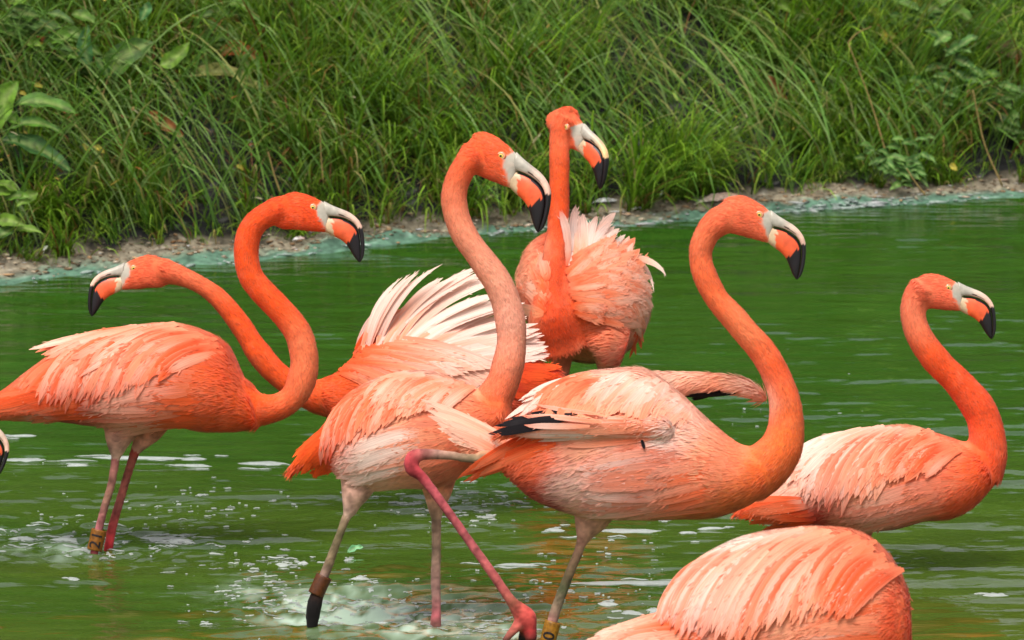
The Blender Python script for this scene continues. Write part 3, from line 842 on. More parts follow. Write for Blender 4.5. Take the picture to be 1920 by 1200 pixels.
        for i, u in enumerate(us if order > 0 else us[::-1]):
            u = float(np.clip(u + s.rng.normal(0, .25 / n), 0, 1))
            r = np.array([np.interp(u, np.linspace(0, 1, len(R)), R[:, k]) for k in (0, 1)]) + s.rng.normal(0, jit * .4, 2)
            t = np.array([np.interp(u, np.linspace(0, 1, len(Tt)), Tt[:, k]) for k in (0, 1)]) + s.rng.normal(0, jit, 2)
            ct = np.array([r[0] + (t[0] - r[0]) * a, r[1] + (t[1] - r[1]) * b]) + s.rng.normal(0, jit * .4, 2)
            bnd = .5 + .62 * math.sin(u * n * 2 * math.pi / bandw + ph) + s.rng.normal(0, .22)
            c0, c1 = spal[int(np.clip(bnd, 0, .999) * len(spal))]
            g = s.rng.normal(1, .06)
            s.feather(r, ct, t, w * s.rng.uniform(1 - wj, 1 + wj), c0 * g, c1 * g, lift + s.rng.uniform(0, .0012), rise * s.rng.uniform(.6, 1.5), curl * s.rng.uniform(.4, 1.6), roll * s.rng.uniform(.6, 1.4), side, name=name, point=point, wall=wall, D0=D0, fray=fray, mean=mean, soft=soft)
    def band(s, a, b, r, col, text=None):
        """coloured ring on a leg between two drawing points, with the figures on it"""
        pa, pb_ = Pc(np.float64(a[0]), np.float64(a[1]), s.D, a[2] * s.m if len(a) > 2 else 0), Pc(np.float64(b[0]), np.float64(b[1]), s.D, b[2] * s.m if len(b) > 2 else 0)
        ax = pb_ - pa; L = np.linalg.norm(ax); ax /= L
        fr = -FV - ax * (-FV).dot(ax); fr /= np.linalg.norm(fr); sd = np.cross(fr, ax)
        R = r * s.m
        prof = [(0, .86), (0, 1), (L * .06, 1.03), (L * .5, 1.0), (L * .94, 1.03), (L, 1), (L, .86)]
        nn = 24; ang = np.linspace(0, 2 * np.pi, nn, endpoint=False)
        v = np.array([pa + ax * h + (fr * math.cos(q) + sd * math.sin(q)) * R * k for h, k in prof for q in ang])
        f = [[i * nn + j, i * nn + (j + 1) % nn, (i + 1) * nn + (j + 1) % nn, (i + 1) * nn + j] for i in range(len(prof) - 1) for j in range(nn)]
        o = link('leg_band', new_mesh('leg_band', v, f, color=np.broadcast_to(col, (len(v), 3))), M_BAND, s.root, s.base)
        if text:
            cu = bpy.data.curves.new('figures', 'FONT'); cu.body = text; cu.size = R * 2.1; cu.align_x = 'CENTER'; cu.align_y = 'CENTER'; cu.space_character = 1.15
            cu.offset = R * .02
            to = bpy.data.objects.new('figures', cu); COL.objects.link(to)
            dg = bpy.context.evaluated_depsgraph_get(); dg.update()
            tm = bpy.data.meshes.new_from_object(to.evaluated_get(dg)); bpy.data.objects.remove(to)
            bm = bmesh.new(); bm.from_mesh(tm); bmesh.ops.subdivide_edges(bm, edges=[e for e in bm.edges if e.calc_length() > R * .2], cuts=3)
            bmesh.ops.triangulate(bm, faces=bm.faces)
            vv = np.array([x.co[:] for x in bm.verts]); bm.verts.index_update(); ff = [[q.index for q in x.verts] for x in bm.faces]; bm.free()
            # text runs up the leg: text x -> towards a, text y -> across
            h = L * .5 - vv[:, 0]; q = -vv[:, 1] / R
            w = pa + ax * h[:, None] + (fr * np.cos(q)[:, None] + sd * np.sin(q)[:, None]) * R * 1.06
            link('band_number', new_mesh('band_number', w - s.base, ff, color=np.broadcast_to(C_BLACK, (len(w), 3)), smooth=False), M_BAND, o)

WP = [(C_PEACH, lin(248, 210, 190)), (C_SAL, C_PALE), (C_PEACH, C_PALE), (C_OR, C_SAL)]
SO = [(C_OR, C_SAL), (C_SAL, C_PEACH), (C_SAL, C_PALE), (C_DEEP, C_OR)]
MIX0 = [(C_SAL, C_PALE), (C_OR, C_SAL), (C_PEACH, C_PALE), (C_OR, C_PEACH), (C_DEEP, C_OR)]
MIX = [(C_SAL, C_PALE), (C_OR, C_SAL), (C_PEACH, C_PALE), (C_OR, lin(240, 126, 78)), (C_DEEP, C_OR), (C_SAL, C_PEACH)]
PK = [(C_PINK, C_PALE), (C_SAL, C_PINK), (C_PINK, lin(238, 176, 156))]
ORG = [(C_DEEP, C_OR), (C_OR, C_OR), (C_OR, C_SAL)]
WHT = [(C_PALE, C_WHITE), (C_PEACH, C_WHITE), (C_WHITE, C_WHITE)]
# ================= the bird on the left: striding out to the left edge, neck in a deep S, head to the right
A = Bird('flamingo at far left in full profile with vivid S-curved neck and a yellow ringed leg', 8.73, (587, 387), (675, 492), 1, 0, (205, 1031), 1)
A.torso([((-52, 758), (-50, 780), 14), ((0, 735), (0, 786), 34), ((60, 690), (60, 789), 62), ((117, 652), (117, 790), 84), ((167, 633), (180, 798), 100),
         ((233, 615), (240, 806), 112), ((300, 607), (303, 804), 114), ((350, 611), (345, 802), 108), ((400, 630), (385, 808), 98), ((432, 656), (425, 809), 82),
         ((452, 697), (455, 807), 64), ((468, 730), (487, 802), 46)])
A.tube([(450, 755, 44), (480, 767, 33), (510, 766, 27), (537, 755, 25.5), (556, 735, 26), (567, 708, 27), (571, 680, 27), (567, 650, 26.5), (558, 623, 25.5), (538, 595, 24.5),
        (513, 568, 24), (487, 541, 23.5), (470, 517, 23.5), (462, 483, 23.5), (463, 455, 23.5), (470, 432, 23), (484, 414, 22.5), (503, 402, 24), (530, 392, 28)][::-1],
       colors=[(0, C_HEAD), (.3, C_NECK), (.5, C_NECK * 1.1), (.62, lin(245, 128, 84)), (.75, lin(244, 120, 76)), (.9, C_NECK), (1, C_OR)])
A.head(); 
A.tube([(243, 770, 46, -10), (225, 812, 31, -12), (220, 836, 20, -12), (219, 854, 11, -12)], 'leg', 24, [(0, C_PINK), (.5, lin(226, 160, 140)), (1, lin(214, 170, 150))])
A.tube([(219, 845, 9, -12), (209, 907, 8, -12), (196, 951, 8, -12), (186, 990, 8, -12), (178, 1030, 8, -12), (172, 1070, 8, -12)], 'leg', 40,
       [(0, C_LEGR * .8), (.1, C_LEGP), (.4, lin(150, 110, 92)), (.7, lin(186, 104, 112)), (1, C_LEGR)])
A.tube([(290, 775, 40, 20), (278, 806, 29, 24), (266, 826, 19, 24), (257, 842, 11, 24)], 'leg', 24, [(0, C_PINK), (1, lin(226, 160, 140))])
A.tube([(257, 836, 10, 24), (242, 881, 8.5, 24), (227, 932, 8.5, 24), (211, 987, 9, 24), (203, 1031, 9, 24), (198, 1070, 9, 24)], 'leg', 40,
       [(0, lin(180, 50, 44)), (.12, lin(170, 92, 78)), (.5, lin(168, 92, 84)), (.75, lin(196, 60, 66)), (1, lin(206, 34, 44))])
A.ctrl += [(-30, 768, C_OR), (20, 750, C_OR), (40, 775, C_SAL), (80, 700, C_SAL), (100, 775, lin(240, 190, 170)), (140, 785, C_RED), (110, 750, C_DEEP), (180, 770, lin(216, 92, 70)), (200, 640, C_SAL), (250, 620, C_PALE), (330, 612, C_PEACH), (390, 640, C_SAL), (430, 680, C_OR),
           (300, 680, C_OR), (370, 720, lin(240, 120, 80)), (240, 740, C_PINK), (300, 770, lin(228, 120, 90)), (220, 790, C_PINK), (350, 790, lin(232, 104, 62)), (420, 780, C_OR), (455, 740, C_OR), (400, 680, C_OR)]
A.skin(down_n=12000); A.bill(); A.eyes()
A.band((186, 993, -12), (177, 1032, -12), 14, lin(128, 78, 14), '21')
A.tract([(130, 720), (205, 770)], [(-42, 762), (85, 785)], 12, 20, ORG, a=.5, b=.4, lift=.002)
A.tract([(170, 650), (240, 630)], [(30, 735), (120, 775)], 8, 24, SO, a=.7, b=.25, lift=.003)
A.tract([(420, 700), (395, 795)], [(300, 700), (240, 800)], 12, 26, [(C_OR, lin(240, 132, 92)), (C_OR, C_OR)], a=.5, b=.3, lift=.0015, rise=.002)
A.tract([(365, 700), (330, 790)], [(205, 735), (140, 770), (215, 805)], 18, 28, PK, a=.45, b=.1, lift=.003, rise=.003)
A.tract([(190, 628), (310, 612), (420, 655)], [(88, 755), (185, 756), (300, 708)], 30, 24, SO + MIX[:3], a=.72, b=.22, lift=.005, rise=.006)
A.tract([(230, 622), (330, 612)], [(62, 657), (150, 690)], 7, 24, WP, a=.5, b=.25, lift=.009, rise=.004)
A.tract([(300, 612), (400, 640)], [(170, 690), (290, 675)], 12, 22, SO, a=.65, b=.2, lift=.008, rise=.003)

# ================= the bird behind: low stretched neck, head to the left, wing feathers ruffled white
B = Bird('flamingo stretching its neck low to the left behind the others with ruffled white wing', 9.05, (251.5, 501), (172, 593), -1, 0, (780, 952), 2)
B.torso([((598, 715), (604, 770), 40), ((640, 692), (642, 800), 66), ((680, 650), (684, 822), 90), ((730, 622), (740, 832), 108), ((800, 612), (800, 834), 116),
         ((870, 622), (870, 832), 110), ((940, 646), (940, 812), 90), ((1000, 672), (998, 780), 58), ((1045, 693), (1040, 735), 24)], flow=1)
B.tube([(630, 745, 44), (590, 742, 32), (560, 729, 26), (535, 713, 24), (508, 690, 22.5), (480, 655, 22.5), (456, 617, 20.5), (431, 583, 19.5), (405, 555, 18), (375, 534, 17), (345, 520, 18), (315, 510, 22), (300, 507, 25)][::-1],
       colors=[(0, lin(240, 116, 80)), (.2, lin(240, 118, 76)), (.4, C_NECK), (1, lin(236, 90, 40))])
B.head(lin(240, 104, 66))
B.tube([(815, 800, 34), (817, 850, 14), (818, 890, 9), (818, 930, 8), (818, 990, 8)], 'leg', 30, [(0, C_PINK), (1, C_LEGP * .8)])
B.ctrl += [(640, 700, C_OR), (640, 770, C_DEEP), (690, 650, C_OR), (720, 700, C_SAL), (760, 690, C_PEACH), (820, 680, C_PALE), (900, 680, C_PALE), (870, 640, C_PALE), (1000, 700, C_DEEP), (1030, 700, C_DEEP), (960, 770, C_DEEP)]
B.skin(down_n=8000); B.bill(); B.eyes()
B.tract([(940, 690), (950, 740)], [(1050, 700), (1020, 760)], 7, 22, [(C_RED, C_OR), (C_DEEP, C_OR)], a=.5, b=.4)
B.tract([(672, 655), (715, 640)], [(730, 560), (768, 520), (826, 503)], 9, 15, WHT, a=.25, b=.65, lift=.006, rise=.01, point=True, wall=1.2, fray=5)
B.tract([(705, 655), (765, 645)], [(812, 545), (900, 517), (925, 530)], 9, 19, WHT, a=.35, b=.75, lift=.006, rise=.012, wall=1.2, fray=6)
B.tract([(745, 655), (800, 660)], [(925, 565), (990, 590)], 8, 24, WHT, a=.4, b=.8, lift=.006, rise=.012, wall=1.0, fray=7)
B.tract([(780, 670), (830, 690)], [(1000, 612), (1030, 670)], 11, 26, WHT, a=.45, b=.5, lift=.006, rise=.010, wall=.9, fray=8)
B.tract([(660, 680), (740, 640)], [(800, 700), (930, 690)], 16, 24, [(C_OR, C_PALE), (C_SAL, C_WHITE), (C_PEACH, C_WHITE), (C_OR, C_PEACH)], a=.5, b=.2, lift=.008, rise=.006)
B.tract([(640, 700), (690, 650)], [(740, 740), (850, 720)], 14, 24, SO, a=.5, b=.2, lift=.007, rise=.004)
B.tract([(665, 660), (720, 625)], [(760, 600), (860, 590)], 9, 16, [(C_OR, C_PEACH), (C_SAL, C_WHITE)], a=.3, b=.7, lift=.009, rise=.008)

# ================= the tall one at the back, facing us, feathers fluffed
Dd = Bird('tallest flamingo at the back with straight upright neck and fluffed pale wings', 9.73, (1078.6, 234), (1124.5, 349), 1, math.radians(38), (1100, 838), 3, eye_off=-.012)
Dd.torso([((972, 500), (972, 565), 50), ((992, 462), (995, 612), 105), ((1030, 436), (1030, 655), 150), ((1080, 428), (1082, 676), 165), ((1130, 440), (1132, 676), 160),
          ((1175, 466), (1176, 656), 130), ((1205, 505), (1207, 622), 88), ((1220, 545), (1219, 588), 46)], off=.05)
Dd.tube([(1050, 640, 60, -60), (1037, 590, 46, -90), (1034, 550, 31, -85), (1038, 505, 25.5, -70), (1045, 440, 21, -50), (1048, 375, 20, -36), (1049, 310, 19, -26), (1049, 262, 19.5, -18), (1056, 236, 23, -14), (1066, 224, 27, -10)][::-1],
        colors=[(0, C_HEAD), (.1, lin(236, 104, 58)), (.3, lin(226, 84, 34)), (.7, lin(222, 72, 28)), (1, C_DEEP)])
Dd.head(lin(240, 112, 72), skip=3)
Dd.torso([((1105, 600), (1110, 660), 40, -60), ((1150, 590), (1140, 690), 50, -60), ((1185, 610), (1160, 690), 40, -50)])
Dd.tube([(1138, 670, 26, -40), (1136, 700, 14, -40), (1134, 740, 9, -40), (1130, 830, 8, -40), (1128, 920, 8, -40)], 'leg', 40, [(0, C_PINK), (.3, C_LEGP), (1, C_LEGP)])
Dd.tube([(1052, 660, 26, -20), (1054, 700, 14, -20), (1056, 740, 9, -20), (1058, 830, 8, -20), (1060, 920, 8, -20)], 'leg', 40, [(0, C_PINK), (.3, C_LEGP), (1, C_LEGP)])
Dd.ctrl += [(990, 500, C_PEACH), (990, 580, C_SAL), (1010, 450, C_PEACH), (1030, 620, C_DEEP), (1060, 600, C_DEEP), (1060, 650, lin(216, 88, 52)), (1100, 600, C_OR), (1100, 660, lin(222, 130, 100)), (1150, 620, lin(240, 132, 92)), (1170, 650, C_PINK), (1140, 680, C_PINK),
            (1100, 520, C_PEACH), (1150, 480, C_PEACH), (1200, 560, C_PALE), (1080, 560, C_OR)]
Dd.skin(down_n=9000); Dd.bill(yellow=True); Dd.eyes()
FL = [(C_SAL, C_PEACH), (C_PEACH, C_PALE), (lin(243, 140, 96), C_PEACH), (C_SAL, C_PALE), (C_OR, C_SAL)]
Dd.tract([(1026, 590), (1024, 510)], [(976, 566), (984, 492), (1008, 462)], 7, 30, FL, a=.5, b=.4, lift=.002, rise=.002, fray=10)
Dd.tract([(1062, 500), (1100, 480)], [(1066, 397), (1085, 402), (1112, 424)], 6, 22, WHT, a=.1, b=.6, lift=.004, rise=.01, wall=1.2, fray=8)
Dd.tract([(1100, 490), (1130, 500)], [(1146, 414), (1158, 436), (1172, 458)], 5, 22, WHT, a=.2, b=.6, lift=.004, rise=.01, wall=1.1, fray=8)
Dd.tract([(1120, 500), (1150, 560)], [(1172, 452), (1198, 484), (1214, 540), (1218, 590), (1200, 630)], 18, 26, FL + WP, a=.65, b=.15, lift=.004, rise=.008, wall=.9, fray=10)
Dd.tract([(1095, 480), (1130, 590)], [(1150, 450), (1190, 500), (1204, 560), (1188, 610)], 20, 24, FL, a=.6, b=.15, lift=.006, rise=.008, wall=.8, fray=12)
Dd.tract([(1072, 490), (1105, 600)], [(1130, 455), (1165, 500), (1182, 560), (1165, 612)], 20, 22, FL, a=.55, b=.15, lift=.009, rise=.007, wall=.7, fray=12)
Dd.tract([(1062, 510), (1082, 590)], [(1106, 470), (1136, 520), (1146, 570), (1126, 605)], 16, 20, FL + SO[:2], a=.5, b=.2, lift=.011, rise=.005, wall=.6, fray=12)
Dd.tract([(1160, 478), (1170, 486)], [(1226, 530), (1222, 522)], 2, 15, WHT, a=.95, b=.05, lift=.008, rise=.012, point=True, wall=1.0, fray=4)
Dd.tract([(1185, 600), (1195, 610)], [(1212, 642), (1185, 685)], 4, 10, ORG, a=.5, b=.4, fray=4)

# ================= the right-hand bird, head turned to the right
Fb = Bird('flamingo at right with dark orange upright neck and folded striped wing', 8.55, (1777, 537.5), (1859.5, 636), 1, 0, (1660, 1045), 4)
Fb.torso([((1384, 952), (1384, 962), 10), ((1422, 916), (1430, 976), 40), ((1475, 874), (1475, 987), 66), ((1530, 834), (1540, 988), 88), ((1590, 814), (1610, 994), 105), ((1655, 801), (1675, 990), 110),
          ((1710, 800), (1735, 975), 106), ((1765, 816), (1787, 968), 96), ((1805, 828), (1828, 946), 78), ((1832, 832), (1866, 906), 54)])
Fb.tube([(1835, 885, 48), (1850, 850, 38), (1850, 812, 34), (1842, 780, 32), (1830, 758, 31), (1812, 735, 29.5), (1788, 708, 27), (1763, 684, 26), (1741, 657, 25.5), (1724, 630, 25), (1714, 602, 24), (1713, 575, 25), (1722, 553, 27), (1734, 543, 30)][::-1],
        colors=[(0, lin(242, 110, 72)), (.14, lin(243, 136, 100)), (.26, lin(243, 124, 84)), (.34, C_NECK), (.6, lin(236, 80, 36)), (1, lin(236, 84, 40))])
Fb.head(lin(240, 108, 74))
Fb.tube([(1622, 955, 34), (1622, 1000, 14), (1620, 1040, 9), (1618, 1090, 8)], 'leg', 24, [(0, C_PINK), (1, C_LEGP)])
Fb.ctrl += [(1400, 955, C_OR), (1450, 950, C_SAL), (1490, 975, C_RED), (1540, 975, C_RED), (1480, 900, C_PALE), (1530, 840, C_WHITE), (1600, 830, C_PALE), (1660, 805, C_PALE), (1720, 805, C_PEACH), (1790, 830, C_SAL), (1820, 880, C_OR), (1850, 900, C_NECK), (1800, 930, C_OR),
            (1640, 900, C_PEACH), (1700, 880, C_SAL), (1740, 940, C_PINK), (1650, 965, lin(224, 140, 130)), (1600, 980, C_PINK), (1760, 890, lin(238, 120, 88)), (1840, 930, C_OR)]
Fb.skin(down_n=11000); Fb.bill(); Fb.eyes()
Fb.tract([(1500, 935), (1530, 975)], [(1384, 955), (1440, 980)], 8, 22, ORG, a=.5, b=.4)
Fb.tract([(1820, 890), (1800, 955)], [(1700, 920), (1660, 985)], 12, 26, [(C_OR, C_PINK), (C_SAL, C_PINK)], a=.5, b=.3, lift=.002, rise=.002)
Fb.tract([(1760, 900), (1750, 960)], [(1580, 965), (1600, 995)], 14, 28, PK, a=.5, b=.3, lift=.004, rise=.003)
Fb.tract([(1560, 830), (1660, 806), (1730, 812)], [(1492, 905), (1540, 950), (1630, 930)], 26, 26, [(C_PALE, C_WHITE), (C_PEACH, C_PALE), (C_OR, C_PEACH), (C_SAL, C_PALE), (C_DEEP, C_SAL), (C_SAL, C_PEACH)], a=.72, b=.22, lift=.006, rise=.006)
Fb.tract([(1580, 822), (1660, 802)], [(1490, 868), (1500, 900)], 7, 26, WHT, a=.6, b=.3, lift=.010, rise=.004)
Fb.tract([(1690, 805), (1780, 840)], [(1620, 905), (1690, 900)], 14, 24, MIX, a=.65, b=.25, lift=.008, rise=.004)
Fb.tract([(1740, 812), (1800, 850)], [(1690, 860), (1730, 900)], 10, 20, SO, a=.6, b=.3, lift=.009, rise=.003)

# ================= the striding bird in the middle
Cb = Bird('flamingo striding in the middle with mottled pink neck and brown ringed leg', 8.09, (943.5, 290), (1009, 434), 1, math.radians(14), (700, 1160), 5)
Cb.torso([((546, 872), (548, 886), 10), ((576, 835), (585, 876), 28), ((614, 788), (622, 876), 56), ((650, 744), (648, 906), 82), ((700, 714), (700, 918), 102), ((760, 698), (765, 914), 110),
          ((820, 700), (825, 910), 106), ((870, 720), (872, 885), 94), ((910, 736), (907, 850), 74), ((945, 742), (932, 815), 50)])
Cb.tube([(915, 775, 52), (928, 745, 36), (942, 719, 31), (951, 691, 30), (958, 655, 29), (959, 624, 28.5), (955, 592, 28), (945, 556, 27), (931, 526, 26), (911, 497, 25.5), (894, 474, 24), (878, 452, 24), (863, 424, 24), (854, 394, 24.5), (851, 370, 24.5), (855, 347, 23.5), (864, 325, 23), (877, 306, 23), (895, 294, 26)][::-1],
        colors=[(0, C_HEAD), (.12, lin(240, 110, 66)), (.25, lin(242, 140, 104)), (.45, lin(243, 160, 128)), (.68, lin(242, 168, 142)), (.82, lin(240, 140, 104)), (.92, lin(238, 104, 58)), (1, C_OR)])
Cb.head(lin(241, 98, 54), skip=2)
Cb.tube([(680, 880, 44, -20), (667, 922, 29, -30), (659, 946, 18, -30), (655, 966, 11, -30)], 'leg', 24, [(0, C_PALE), (.6, lin(226, 176, 156)), (1, lin(206, 170, 150))])
Cb.tube([(656, 952, 9.5, -30), (637, 1002, 8, -30), (617, 1056, 9.5, -30), (605, 1086, 10, -30), (598, 1108, 12, -30), (591, 1128, 14, -30), (587, 1150, 14, -30), (584, 1185, 9, -30)], 'leg', 50,
        [(0, lin(176, 140, 120)), (.2, lin(130, 116, 84)), (.45, lin(140, 118, 92)), (.58, lin(150, 118, 110)), (.70, lin(60, 40, 34)), (.78, lin(26, 22, 22)), (1, lin(26, 24, 24))])
Cb.tube([(820, 880, 42, 30), (820, 922, 28, 30), (818, 948, 18, 30), (818, 968, 11.5, 30)], 'leg', 24, [(0, C_SAL), (.6, lin(224, 160, 136)), (1, lin(200, 160, 134))])
Cb.tube([(818, 950, 10.5, 30), (818, 1020, 9.5, 30), (817, 1087, 9.5, 30), (818, 1146, 9.5, 30), (817, 1168, 11, 30), (816, 1190, 12, 30), (815, 1220, 9, 30)], 'leg', 50,
        [(0, lin(190, 150, 128)), (.3, lin(160, 130, 110)), (.6, lin(176, 130, 122)), (.75, lin(184, 98, 104)), (.85, lin(110, 84, 70)), (1, lin(60, 50, 40))])
Cb.ctrl += [(560, 875, C_OR), (600, 840, C_DEEP), (620, 860, C_RED), (630, 780, C_OR), (680, 730, C_SAL), (750, 705, C_PALE), (820, 710, C_PALE), (870, 730, C_PEACH), (900, 780, C_SAL), (930, 800, C_OR), (660, 800, C_SAL), (700, 770, C_SAL), (760, 760, C_PEACH), (820, 780, C_SAL),
            (680, 850, C_WHITE), (740, 820, C_PALE), (720, 890, C_PALE), (780, 880, lin(236, 160, 130)), (840, 840, lin(238, 140, 104)), (850, 880, C_PINK), (800, 900, lin(224, 150, 124)), (660, 900, C_PALE), (890, 830, lin(236, 116, 74))]
Cb.skin(down_n=13000); Cb.bill(); Cb.eyes()
Cb.band((608, 1080, -30), (592, 1115, -30), 15, lin(84, 42, 12))
Cb.tract([(625, 800), (640, 860)], [(546, 878), (600, 885)], 12, 18, [(C_OR, lin(244, 96, 30)), (C_DEEP, lin(240, 90, 30))], a=.45, b=.4, name='tail_feather')
Cb.tract([(880, 780), (860, 870)], [(760, 800), (740, 890)], 12, 26, [(C_SAL, C_PEACH), (C_SAL, C_PINK)], a=.5, b=.3, lift=.0015, rise=.002)
Cb.tract([(790, 800), (770, 880)], [(640, 850), (650, 905)], 14, 28, WHT + [(C_SAL, C_PALE)], a=.5, b=.15, lift=.003, rise=.004)
Cb.tract([(655, 748), (760, 704), (870, 722)], [(606, 862), (660, 820), (770, 780)], 28, 24, MIX, a=.7, b=.2, lift=.006, rise=.005)
Cb.tract([(760, 704), (890, 730)], [(690, 760), (810, 770)], 14, 24, WP + [(C_SAL, C_PEACH)], a=.6, b=.2, lift=.009, rise=.003)

# ================= the bird in front: wings half open, one leg folded forward under the tail
E = Bird('flamingo with half-opened wings, black flight feathers and one pink leg lifted in front', 7.78, (1422.6, 400.4), (1494.3, 524.5), 1, 0, (1010, 1240), 6)
E.torso([((872, 806), (884, 866), 16), ((930, 800), (945, 884), 42), ((985, 768), (1000, 932), 66), ((1030, 726), (1040, 952), 84), ((1085, 701), (1095, 968), 96), ((1150, 692), (1150, 973), 106), ((1215, 695), (1215, 974), 108),
         ((1275, 738), (1282, 972), 102), ((1340, 798), (1345, 967), 88), ((1388, 833), (1402, 947), 68), ((1422, 838), (1445, 922), 52)])
E.tube([(1405, 893, 52), (1440, 870, 46), (1464, 840, 41), (1473, 808, 35), (1474, 780, 32.5), (1471, 752, 30.5), (1461, 718, 28.5), (1446, 685, 27), (1426, 654, 26), (1401, 626, 25), (1375, 595, 24), (1347, 564, 23), (1330, 535, 22.5), (1320, 512, 22.5), (1314.5, 492, 22), (1313.5, 475, 22), (1316, 460, 22.5), (1323, 444, 23), (1334, 427, 25), (1348, 416, 28)][::-1],
       colors=[(0, lin(244, 116, 78)), (.15, lin(242, 118, 74)), (.3, lin(241, 104, 54)), (.45, lin(244, 132, 84)), (.6, C_NECK), (.8, lin(240, 112, 50)), (.92, lin(238, 108, 48)), (1, C_OR)])
E.head(lin(243, 112, 74))
# near wing, half folded towards us; far wing held out beyond the neck
E.tube([(1262, 806, 11, -92), (1240, 804, 17, -98), (1190, 799, 19, -102), (1120, 799, 20, -98), (1050, 801, 18, -88), (990, 806, 12, -76), (935, 815, 5, -64)], 'torso', 50, flat=.9, flow=1)
E.torso([((1200, 696), (1200, 780), 40, 60), ((1262, 697), (1268, 745), 26, 110), ((1330, 699), (1330, 737), 17, 135), ((1390, 708), (1388, 742), 14, 140), ((1425, 725), (1420, 752), 12, 140), ((1440, 744), (1434, 757), 6, 140)])
E.tube([(930, 850, 20, -20), (893, 860, 10, -36), (835, 853, 9, -40), (792, 852, 11.5, -40), (774, 858, 14, -40), (772, 878, 14, -40), (790, 893, 10.5, -40), (835, 952, 9, -40), (880, 1015, 9, -40), (925, 1078, 9.5, -40), (958, 1126, 10.5, -40), (976, 1147, 17, -40), (988, 1160, 19, -40), (994, 1180, 13, -40), (1000, 1202, 9, -40)], 'leg', 120,
       [(0, lin(150, 130, 100)), (.08, lin(140, 124, 96)), (.2, lin(176, 130, 116)), (.28, lin(198, 74, 80)), (.33, lin(190, 66, 74)), (.4, lin(186, 84, 92)), (.65, lin(190, 98, 100)), (.8, lin(186, 92, 88)), (.86, lin(150, 84, 66)), (.91, lin(214, 88, 80)), (.96, lin(204, 66, 66)), (1, lin(110, 60, 54))])
E.tube([(982, 1160, 14, -40), (968, 1176, 10, -46), (956, 1190, 8, -50), (944, 1204, 6, -54)], 'leg', 20, [(0, lin(206, 84, 78)), (.6, lin(196, 110, 96)), (1, lin(60, 50, 46))])
E.tube([(988, 1172, 13, -30), (982, 1192, 10, -26), (976, 1210, 7, -22)], 'leg', 20, [(0, lin(196, 80, 74)), (.5, lin(40, 34, 30)), (1, lin(30, 28, 26))])
E.tube([(1125, 930, 50, 20), (1106, 978, 32, 24), (1097, 1000, 19, 24), (1092, 1016, 11, 24)], 'leg', 24, [(0, lin(232, 160, 136)), (.6, lin(218, 160, 136)), (1, lin(196, 140, 120))])
E.tube([(1094, 1002, 10.5, 24), (1085, 1034, 9.5, 24), (1074, 1060, 9.5, 24), (1055, 1108, 10, 24), (1040, 1150, 10.5, 24), (1028, 1195, 11, 24), (1015, 1245, 11, 24), (1005, 1290, 9, 24)], 'leg', 50,
       [(0, lin(176, 128, 108)), (.2, lin(150, 120, 92)), (.36, lin(84, 88, 60)), (.5, lin(150, 124, 104)), (.62, lin(196, 130, 126)), (1, lin(190, 110, 104))])
E.ctrl += [(890, 835, C_PEACH), (950, 850, C_OR), (1000, 880, C_OR), (975, 905, lin(190, 44, 34)), (1015, 930, lin(170, 30, 26)), (1050, 955, lin(160, 28, 26)), (1000, 905, lin(190, 50, 40)), (1060, 900, lin(238, 186, 172)), (1020, 850, lin(238, 110, 70)), (1100, 900, lin(245, 196, 178)), (1130, 860, lin(238, 160, 136)), (1110, 950, lin(244, 182, 160)), (1180, 950, lin(238, 176, 156)), (1190, 905, lin(240, 178, 160)),
           (1200, 880, lin(228, 152, 130)), (1250, 930, lin(238, 150, 116)), (1300, 900, lin(238, 138, 98)), (1330, 850, lin(242, 156, 116)), (1290, 790, C_PALE), (1320, 950, lin(232, 124, 66)), (1370, 860, C_SAL), (1390, 920, lin(236, 116, 56)), (1430, 890, lin(240, 112, 52)),
           (1250, 720, C_PALE), (1200, 700, C_PALE), (1150, 700, C_PALE), (1090, 710, C_PEACH), (1050, 740, C_SAL), (1120, 750, C_PEACH), (1200, 760, C_PEACH), (1150, 810, C_PALE), (1250, 805, C_WHITE), (1200, 832, lin(206, 84, 48)), (1250, 838, lin(220, 96, 56)), (1160, 840, lin(222, 130, 104)), (1200, 800, C_SAL), (1110, 800, C_PEACH), (1250, 806, C_WHITE),  # brownish points below the wing put underwing shadow into the pigment
           (1300, 706, lin(250, 212, 190)), (1340, 710, lin(249, 184, 152)), (1400, 724, lin(249, 178, 146)), (1300, 730, lin(246, 150, 112)), (1350, 732, lin(246, 150, 112)), (1430, 745, lin(250, 196, 172)), (1270, 760, C_PALE)]
E.skin(down_n=14000); E.bill(); E.eyes()
E.band((1037, 1165, 24), (1018, 1236, 24), 15, lin(146, 98, 18), '10')
E.tract([(1380, 736), (1350, 733)], [(1284, 738), (1300, 744)], 4, 10, [(C_BLACK, C_BLACK)], a=.5, b=.6, name='flight_feather', D0=.10, jit=2)
E.tract([(975, 840), (950, 862)], [(800, 762), (812, 790), (840, 822)], 9, 24, [(C_SAL, C_PALE), (C_PEACH, lin(246, 206, 180)), (C_PALE, C_PALE)], a=.45, b=.6, name='tail_feather', wall=1.0, fray=7)
E.tract([(1020, 800), (1040, 840)], [(864, 896), (880, 888)], 8, 17, ORG, a=.5, b=.45, name='tail_feather', wall=.9, fray=8)
E.tract([(1360, 850), (1340, 950)], [(1220, 880), (1190, 968)], 14, 28, [(C_SAL, lin(238, 160, 134)), (C_OR, C_SAL)], a=.5, b=.25, lift=.0015, rise=.002)
E.tract([(1270, 850), (1230, 955)], [(1090, 870), (1090, 965)], 18, 30, [(C_PINK, C_PALE), (C_SAL, C_PINK), (C_PINK, lin(246, 212, 200))], a=.5, b=.2, lift=.002, rise=.002)
